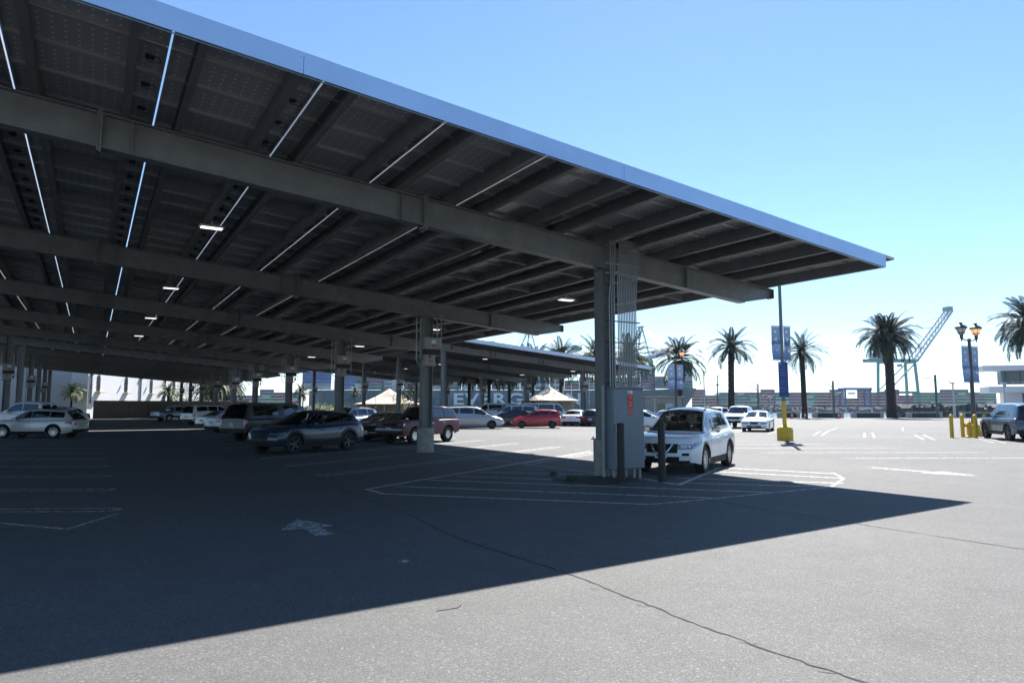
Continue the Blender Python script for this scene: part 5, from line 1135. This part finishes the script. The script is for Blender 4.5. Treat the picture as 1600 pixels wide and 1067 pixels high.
m_ = MB(); m_.box((8.5, -0.2, 1.0), (3.6, 0.06, 2.0)); m_.build('gate', mat('gate_dark', (0.06, 0.055, 0.05), 0.7), t)

# ferry terminal on the right
M_FWHITE = mat('terminal_white', (0.55, 0.58, 0.62), 0.6, var=0.03); M_FGLASS = mat('terminal_glass', (0.03, 0.06, 0.09), 0.12, var=0.15, scale=0.5); M_FTEAL = mat('terminal_teal', (0.05, 0.10, 0.13), 0.6, var=0.1)
f = 150; t = thing('ferry_terminal', 'two-storey white ferry terminal with broad flat decks and dark glass', 'building', FR(f, 103.5), RZ_FR - 0.35)
mb = MB(); mb.bbox((18, 3.5, 10.1), (36, 7, 1.15), 0.05); mb.build('roof_deck', M_FWHITE, t)
mb = MB(); mb.bbox((19, 3.9, 5.4), (36, 7, 1.35), 0.05); mb.build('balcony_deck', M_FWHITE, t)
mb = MB(); mb.box((21, 5, 8.2), (33, 4, 3.1)); mb.build('upper_glazing', M_FGLASS, t)
mb = MB(); mb.box((22, 5, 3.1), (37 - 2.5, 4, 3.3)); mb.build('lower_wall', M_FWHITE, t)
mb = MB(); mb.box((22, 4.9, 0.3), (35, 4.6, 2.4)); mb.build('base', M_FTEAL, t)
for k in range(5): m_ = MB(); m_.box((9.8 + 7*k, 2.96, 3.2), (4.0, 0.1, 2.9)); m_.build('window', M_FGLASS, t)
for k in range(12): m_ = MB(); m_.box((5 + 2.7*k, 2.95, 8.2), (0.14, 0.16, 3.1)); m_.build('mullion', M_FTEAL, t)
for x, y in ((4.2, 1.2), (14, 1.2), (24, 1.2)): m_ = MB(); m_.beam((x, y, 6), (x - 0.35, y, 9.6), 0.5, 0.5); m_.build('column', M_FTEAL, t)
for k in range(18): m_ = MB(); m_.box((1.6 + 2*k, 0.75, 6.55), (0.06, 0.06, 1.0)); m_.build('rail_post', M_PALE, t)
m_ = MB(); m_.beam((1.6, 0.75, 7.05), (36, 0.75, 7.05), 0.07, 0.07); m_.build('rail', M_PALE, t)
m_ = MB(); m_.add([(9.0, 2, 10.66), (14, 2, 10.66), (14, 6, 10.66), (9, 6, 10.66), (10.3, 2.4, 11.8), (14.0, 2.4, 11.8), (14.0, 5.6, 11.8), (10.3, 5.6, 11.8)], [(0,1,5,4),(1,2,6,5),(2,3,7,6),(3,0,4,7),(4,5,6,7)]); m_.build('rooftop_house', M_FWHITE, t)
m_ = MB(); m_.add([(11, 2.6, 11.85), (13, 2.6, 11.85), (13, 5, 11.85), (11, 5, 11.85), (10.3, 2.4, 14.2), (14.2, 2.4, 14.2), (14.2, 5.4, 14.2), (10.3, 5.4, 14.2)], [(0,1,5,4),(1,2,6,5),(2,3,7,6),(3,0,4,7),(4,5,6,7)]); m_.build('funnel', M_FTEAL, t)
m_ = MB(); m_.tube([(5.5, 3, 10.66), (5.2, 3, 13)], 0.06, 6); m_.build('antenna', M_PALE, t)
mb = MB()
for k in range(420):
    s_ = random.uniform(0.5, 1.3); q = random.random(); Mx = Matrix.Rotation(random.uniform(0, 6), 3, 'Z') @ Matrix.Rotation(random.uniform(0, 1), 3, 'X')
    mb.box(FR(128 + 3*q, px_r(128, 1417) + random.random()*34, -3.2 + 5.2*(1 - abs(random.uniform(-1, 1))**2)*0.9), (s_*1.5, s_, s_), Mx)
tag(mb.build('rock_jetty', M_ROCK), 'dark jetty of piled rocks in front of the white terminal', 'rocks', kind='stuff')
mb = MB(); p = FR(150, 118); mb.box((0, 0, -1.6), (70, 34, 1.6)); q = mb.build('pier', M_PCON, None, False, (p.x, p.y, 0)); q.rotation_euler = (0, 0, RZ_FR + 0.35); tag(q, kind='structure')

# ------------------------------------------------------------------ far shore: ship, containers, cranes
M_CRANE = mat('crane_teal', (0.10, 0.26, 0.24), 0.5, var=0.1, scale=0.1); M_CRANEW = mat('crane_pale', (0.36, 0.40, 0.46), 0.5, var=0.1, scale=0.1)
def cont_mat(name, col, band):
    m = mat('container_' + name, col, 0.6, var=0.18, scale=0.4, objvar=0.22, bump=0.4, bscale=3); 
    return m
CM = dict(green=cont_mat('green', (0.02, 0.13, 0.09), True), teal=cont_mat('teal', (0.02, 0.11, 0.12), True), maroon=cont_mat('maroon', (0.13, 0.025, 0.045), False), purple=cont_mat('purple', (0.10, 0.035, 0.09), False), blue=cont_mat('blue', (0.02, 0.08, 0.26), False), grey=cont_mat('grey', (0.30, 0.32, 0.33), False))
M_CMARK = mat('container_marking', (0.55, 0.6, 0.58), 0.6, var=0.05)
def cont_mesh(mm, mark):
    mb = MB(); L_, H_, D_ = 12.0, 2.5, 2.4; n = 24; fr_ = [];
    for i in range(n + 1):
        x = -L_/2 + L_*i/n; fr_.append([(x, -D_/2 + (0.06 if i % 2 else 0.0), z) for z in (0.06, H_ - 0.06)])
    mb.grid(fr_); mb.box((0, 0.05, H_/2), (L_, D_ - 0.22, H_))
    for s in (-1, 1): mb.box((s*(L_/2 - 0.06), -D_/2, H_/2), (0.14, 0.14, H_))
    for z in (0.08, H_ - 0.08): mb.box((0, -D_/2, z), (L_ - 0.3, 0.13, 0.15))
    if mark: mb.box((0, -D_/2 - 0.02, H_*0.52), (L_*0.55, 0.03, H_*0.34), mi=1)
    return mb.mesh('shipping_container', [mm, M_CMARK])
CME = {k: (cont_mesh(v, False), cont_mesh(v, True)) for k, v in CM.items()}
CN = dict(green='green', teal='teal', maroon='maroon', purple='purple', blue='blue', grey='pale grey')
def container(f, r, z, colr, where, grp, mark=None):
    mark = (colr in ('green', 'teal') and random.random() < 0.3) if mark is None else mark
    o = link('shipping_container', CME[colr][1 if mark else 0], None, FR(f, r, z), (0, 0, RZ_FR))
    tag(o, ('%s shipping container%s %s' % (CN[colr], ' with a white name band' if mark else '', where)), 'container', grp)
# yard across the channel (right of the bow)
rnd = random.Random(11); f = 612; r = px_r(f, 1092); cnt = 0
while r < px_r(f, 1562):
    hgt = rnd.choice((5, 5, 6, 6, 5, 5, 4)); base = rnd.choice(['green', 'maroon', 'purple', 'teal', 'maroon', 'green'])
    pxx = 800 + 1071.8*r/f
    if 1324 < pxx < 1348: hgt = 3
    for k in range(hgt):
        c = base if rnd.random() < 0.70 else rnd.choice(['green', 'maroon', 'purple', 'teal', 'maroon', 'green', 'grey', 'blue'] if rnd.random() < 0.35 else ['green', 'maroon', 'purple', 'teal'])
        container(f, r, 1.2 + 2.62*k, c, 'stacked in the yard across the channel', 'containers in the far yard')
    r += 12.35
r = px_r(f, 330)
while r < px_r(f, 468):                                                         # yard left of the stern
    for k in range(rnd.choice((4, 5, 5, 6))):
        container(f, r, 1.2 + 2.62*k, rnd.choice(['green', 'teal', 'green', 'maroon', 'purple']), 'stacked left of the ship stern', 'containers left of the ship')
    r += 12.35
# ship
SF = 575; rs, rbw = px_r(SF, 470), px_r(SF, 1098); ship = thing('container_ship', 'long dark teal container ship moored across the channel with white hull lettering', 'ship', FR(SF, rs), RZ_FR)
SLn = rbw - rs; M_HULL = mat('hull_teal', (0.014, 0.055, 0.075), 0.5, var=0.12, scale=0.05); Dk = 15.5
mb = MB(); rows = []
for i in range(41):
    q = i/40; x = SLn*q; hwid = 22*min(1, (q/0.06)**0.5 if q < 0.06 else 1)*(1 if q < 0.86 else max(0.02, 1 - ((q - 0.86)/0.14)**2)); fl = 0 if q < 0.86 else (q - 0.86)/0.14
    row = []
    for z, k in ((-4, 0.9), (2, 0.97), (8, 1.0), (Dk, 1.0)):
        zz = z + (2.2*fl if z == Dk else 0); row.append((x - (1 - k)*30*fl - (Dk - zz)*0.55*fl, 22 - hwid*(k if fl == 0 else (k - 0.35*fl*(1 - (zz + 4)/(Dk + 6)))), zz))
    row.append((x, 22, row[-1][2])); row += [(p[0], 44 - p[1], p[2]) for p in row[:-1][::-1]]
    rows.append(row)
mb.grid(rows); mb.add(rows[0], [tuple(range(len(rows[0])))]); mb.build('hull', M_HULL, ship, False)
cu = bpy.data.curves.new('hull_lettering', 'FONT'); cu.body = 'EVERGREEN'; cu.size = 13.4; cu.extrude = 0.05; cu.offset = 0.32; cu.space_character = 1.12
lt_o = bpy.data.objects.new('hull_lettering', cu); COL.objects.link(lt_o)
bpy.context.view_layer.update(); dg = bpy.context.evaluated_depsgraph_get(); me = bpy.data.meshes.new_from_object(lt_o.evaluated_get(dg)); bpy.data.objects.remove(lt_o)
xsv = [v.co.x for v in me.vertices]; wtx = max(xsv) - min(xsv); want = (px_r(SF, 908) - px_r(SF, 709)); kx = want/wtx
me.materials.clear(); me.materials.append(mat('hull_white', (0.62, 0.66, 0.70), 0.5, var=0.08, scale=0.1))
lo = link('hull_lettering', me, ship, (px_r(SF, 709) - rs - min(xsv)*kx, -0.12, 3.4), (R(90), 0, 0)); lo.scale = (kx, 1, 1)
M_SUP = mat('ship_white', (0.55, 0.57, 0.6), 0.5, var=0.06, scale=0.1)
def sx(px): return px_r(SF, px) - rs
mb = MB(); mb.box((sx(606), 22, Dk + 4), (14, 36, 8)); mb.box((sx(604), 22, Dk + 11), (10, 34, 6)); mb.box((sx(604), 22, Dk + 18), (9, 40, 8)); mb.build('superstructure', M_SUP, ship)
for z in range(5): m_ = MB(); m_.box((sx(604), 1.96, Dk + 2 + 3.2*z), (7.5, 0.1, 1.3)); m_.build('window_band', M_FGLASS, ship)
mb = MB(); mb.box((sx(1050), 20, Dk + 5), (26, 16, 6.5)); mb.box((sx(1038), 20, Dk + 9), (8, 16, 6)); mb.build('foredeck_house', mat('ship_grey', (0.22, 0.23, 0.24), 0.7, var=0.1, scale=0.1), ship)
for px in (512, 660, 1008, 1078): m_ = MB(); m_.beam((sx(px), 22, Dk), (sx(px), 22, Dk + 14), 0.9, 0.9); m_.build('mast', M_SUP, ship)
deck = [(470, 11, 'pbbg'), (492.5, 11, 'pbbg'), (531, 10, 'pbb'), (553, 9, 'ptg'), (575, 9, 'gpt'), (630, 7, 'ptp'), (652, 6, 'pmt'), (675, 6, 'gmp'), (698, 5, 'tgp'), (722, 6, 'gtm'), (745, 6, 'tmp'), (768, 5, 'gtp'), (790, 5, 'bgt'), (813, 6, 'mpt'), (836, 6, 'tgb'), (860, 6, 'pmt'), (883, 5, 'gmt'), (906, 6, 'tpm'), (929, 5, 'gtp'), (955, 6, 'tmp'), (978, 7, 'tpg'), (1003, 11, 'pptt'), (1062, 12, 'tgt')]
cc = dict(p='purple', b='blue', g='grey', t='teal', m='maroon')
for px, h, pal in deck:
    n = max(1, round(h*0.62)) if h < 9 else round(h*0.72)
    for k in range(n):
        c = cc[pal[::-1][min(len(pal) - 1, int(k/n*len(pal)))]] if h > 8 else cc[rnd.choice(pal)]
        if px == 1003: c = 'purple' if k < n*0.52 else 'green'
        if px in (470, 492.5): c = ('grey', 'blue', 'blue', 'purple')[min(3, int(k/n*4))]
        if px == 1062 and k > 5: c = 'teal'
        container(SF + 3.2, px_r(SF, px) + 6, Dk + 0.35 + 2.62*k, c, 'stacked on the deck of the ship', 'containers on the ship', mark=(px == 1003 and k > n*0.5) or None)

def crane(label, f, px, rz, boom, s=1.0, zg=1.2):
    """ship-to-shore crane. local +x is the waterside; boom angle in degrees above level"""
    t = thing('gantry_crane', label, 'crane', FR(f, px_r(f, px), zg), rz, 'container cranes across the channel')
    def bm(name, a, b, w, h=None, m=M_CRANE): m_ = MB(); m_.beam(Vector(a)*s, Vector(b)*s, w*s, (h or w)*s); return m_.build(name, m, t)
    G, Hg, Wd = 30, 43, 9
    for y in (-Wd, Wd):
        bm('leg', (0, y, 0), (-1.5, y*0.8, Hg), 2.0); bm('leg', (-G, y, 0), (-G + 1.0, y*0.8, Hg), 2.0)
        bm('cross_beam', (-G, y*0.97, 14), (0, y*0.97, 14), 1.4, 2.0); bm('brace', (-G, y*0.95, 15), (-2, y*0.82, Hg - 2), 1.0)
        bm('main_girder', (-G - 16, y*0.45, Hg + 1.5), (4, y*0.45, Hg + 1.5), 1.6, 3.0)
        bm('bogie', (-3, y, 0.8), (3, y, 0.8), 2.2, 1.8); bm('bogie', (-G - 3, y, 0.8), (-G + 3, y, 0.8), 2.2, 1.8)
    for x in (-1.0, -G + 1): bm('sill_beam', (x, -Wd, 14), (x, Wd, 14), 1.6, 2.2); bm('portal_beam', (x, -Wd*0.8, Hg), (x, Wd*0.8, Hg), 1.8, 2.6)
    m_ = MB(); m_.bbox(Vector((-G - 3, 0, Hg + 6.5))*s, Vector((16, 8, 6))*s, 0.8*s); m_.build('machinery_house', M_CRANEW, t)
    apex = (-8, 0, Hg + 31)
    for y in (-1, 1):
        bm('apex_leg', (-2, y*6, Hg + 2), (apex[0], y*1.2, apex[2]), 1.0, m=M_CRANEW); bm('apex_leg', (-G + 4, y*5, Hg + 2), (apex[0], y*1.2, apex[2]), 0.8, m=M_CRANEW)
        bm('back_stay', (apex[0], y*1.2, apex[2]), (-G - 15, y*4, Hg + 3), 0.35, m=M_CRANEW)
    for q in range(3): z = Hg + 9 + 7*q; k = (z - Hg - 2)/29; bm('apex_rung', (-2 - 6*k, -(6 - 4.8*k), z), (-2 - 6*k, 6 - 4.8*k, z), 0.5, m=M_CRANEW)
    bm('apex_head', (apex[0] - 2, -2, apex[2]), (apex[0] + 2, 2, apex[2]), 2.4, 2.0, M_CRANEW)
    c, sn = math.cos(R(boom)), math.sin(R(boom)); hx, hz = 4, Hg + 1.5; BL = 62
    for y in (-1, 1):
        for off in (0, 4.2): bm('boom', (hx - off*sn, y*4, hz + off*c), (hx + BL*c - off*sn*0.6, y*4, hz + BL*sn + off*c*0.6), 1.1, 1.3, M_CRANEW)
    for q in range(1, 13):
        x, z = hx + BL*c*q/12, hz + BL*sn*q/12; bm('boom_tie', (x, -4, z), (x, 4, z), 0.7, m=M_CRANEW)
        for y in (-4, 4): x2, z2 = hx + BL*c*(q - 1)/12, hz + BL*sn*(q - 1)/12; bm('boom_brace', (x2, y, z2), (x - 3.4*sn, y, z + 3.4*c), 0.45, m=M_CRANEW)
    bm('boom_tip', (hx + BL*c - 3*sn, -4, hz + BL*sn + 2), (hx + BL*c - 3*sn, 4, hz + BL*sn + 2), 5, 4, M_CRANE)
    for y in (-3, 3): bm('fore_stay', apex, (hx + BL*0.62*c - 4*sn, y, hz + BL*0.62*sn + 4*c), 0.32, m=M_CRANEW); bm('fore_stay', apex, (hx + BL*0.95*c, y, hz + BL*0.95*sn), 0.32, m=M_CRANEW)
    m_ = MB(); m_.bbox(Vector((-12, 0, Hg - 3))*s, Vector((4, 3, 3))*s, 0.3*s); m_.build('cab', M_CRANEW, t)
    m_ = MB()
    for q in range(10): m_.beam(Vector((-G - 0.2, -Wd - 1.2, 3 + 3.8*q))*s, Vector((-G + 3.5*(1 if q % 2 else -1)*0.6, -Wd - 1.2, 6.8 + 3.8*q))*s, 0.4*s)
    m_.build('stair', M_CRANE, t)
    return t
crane('teal gantry crane with its boom raised beside the thick date palm', 640, 1428, RZ_FR + 0.06, 52, 0.97)
crane('gantry crane with boom lowered over the ship, behind the conduit bank', 625, 1010, RZ_FR - R(72), 3, 1.0)
crane('gantry crane over the ship, above the middle of the far carport roof', 640, 835, RZ_FR - R(58), 4, 1.0)
crane('gantry crane over the ship, above the high end of the far carport roof', 650, 738, RZ_FR - R(75), 4, 1.06)
for k, (px, ff, sc) in enumerate(((1130, 2300, 0.9), (1150, 2500, 0.8), (1212, 2400, 0.75))): crane('tiny distant gantry crane on the horizon', ff, px, RZ_FR - R(70) + k*0.3, 4, sc)
# straddle carriers / yard gantry between the container stacks
t = thing('yard_gantry', 'blue yard gantry straddling a gap in the container stacks', 'crane', FR(606, px_r(606, 1337), 1.2), RZ_FR)
for x in (-11, 11):
    for y in (-5, 5): m_ = MB(); m_.beam((x, y, 0), (x, y, 15.5), 1.3); m_.build('leg', CM['blue'], t)
for y in (-5, 5): m_ = MB(); m_.beam((-12.5, y, 16), (12.5, y, 16), 1.4, 1.8); m_.build('girder', CM['blue'], t)
for x in (-11, 11): m_ = MB(); m_.beam((x, -6, 1), (x, 6, 1), 1.5, 1.5); m_.build('bogie', CM['blue'], t)
m_ = MB(); m_.bbox((-3, 0, 12), (6, 2.6, 1.4), 0.2); m_.build('spreader', CM['grey'], t)

# ------------------------------------------------------------------ harbour haze
mb = MB(); mb.box((0, 0, 46), (7000, 7000, 104)); hz_o = mb.build('haze', []); tag(hz_o, kind='stuff'); hz_o.location = FR(900, 0)
hm = bpy.data.materials.new('haze_air'); hm.use_nodes = True; n = hm.node_tree.nodes; n.remove(n['Principled BSDF']); pv = n.new('ShaderNodeVolumePrincipled')
pv.inputs['Color'].default_value = (0.55, 0.76, 1.0, 1); pv.inputs['Density'].default_value = 0.00008; pv.inputs['Anisotropy'].default_value = 0.3
hm.node_tree.links.new(pv.outputs[0], n['Material Output'].inputs['Volume']); hz_o.data.materials.append(hm)
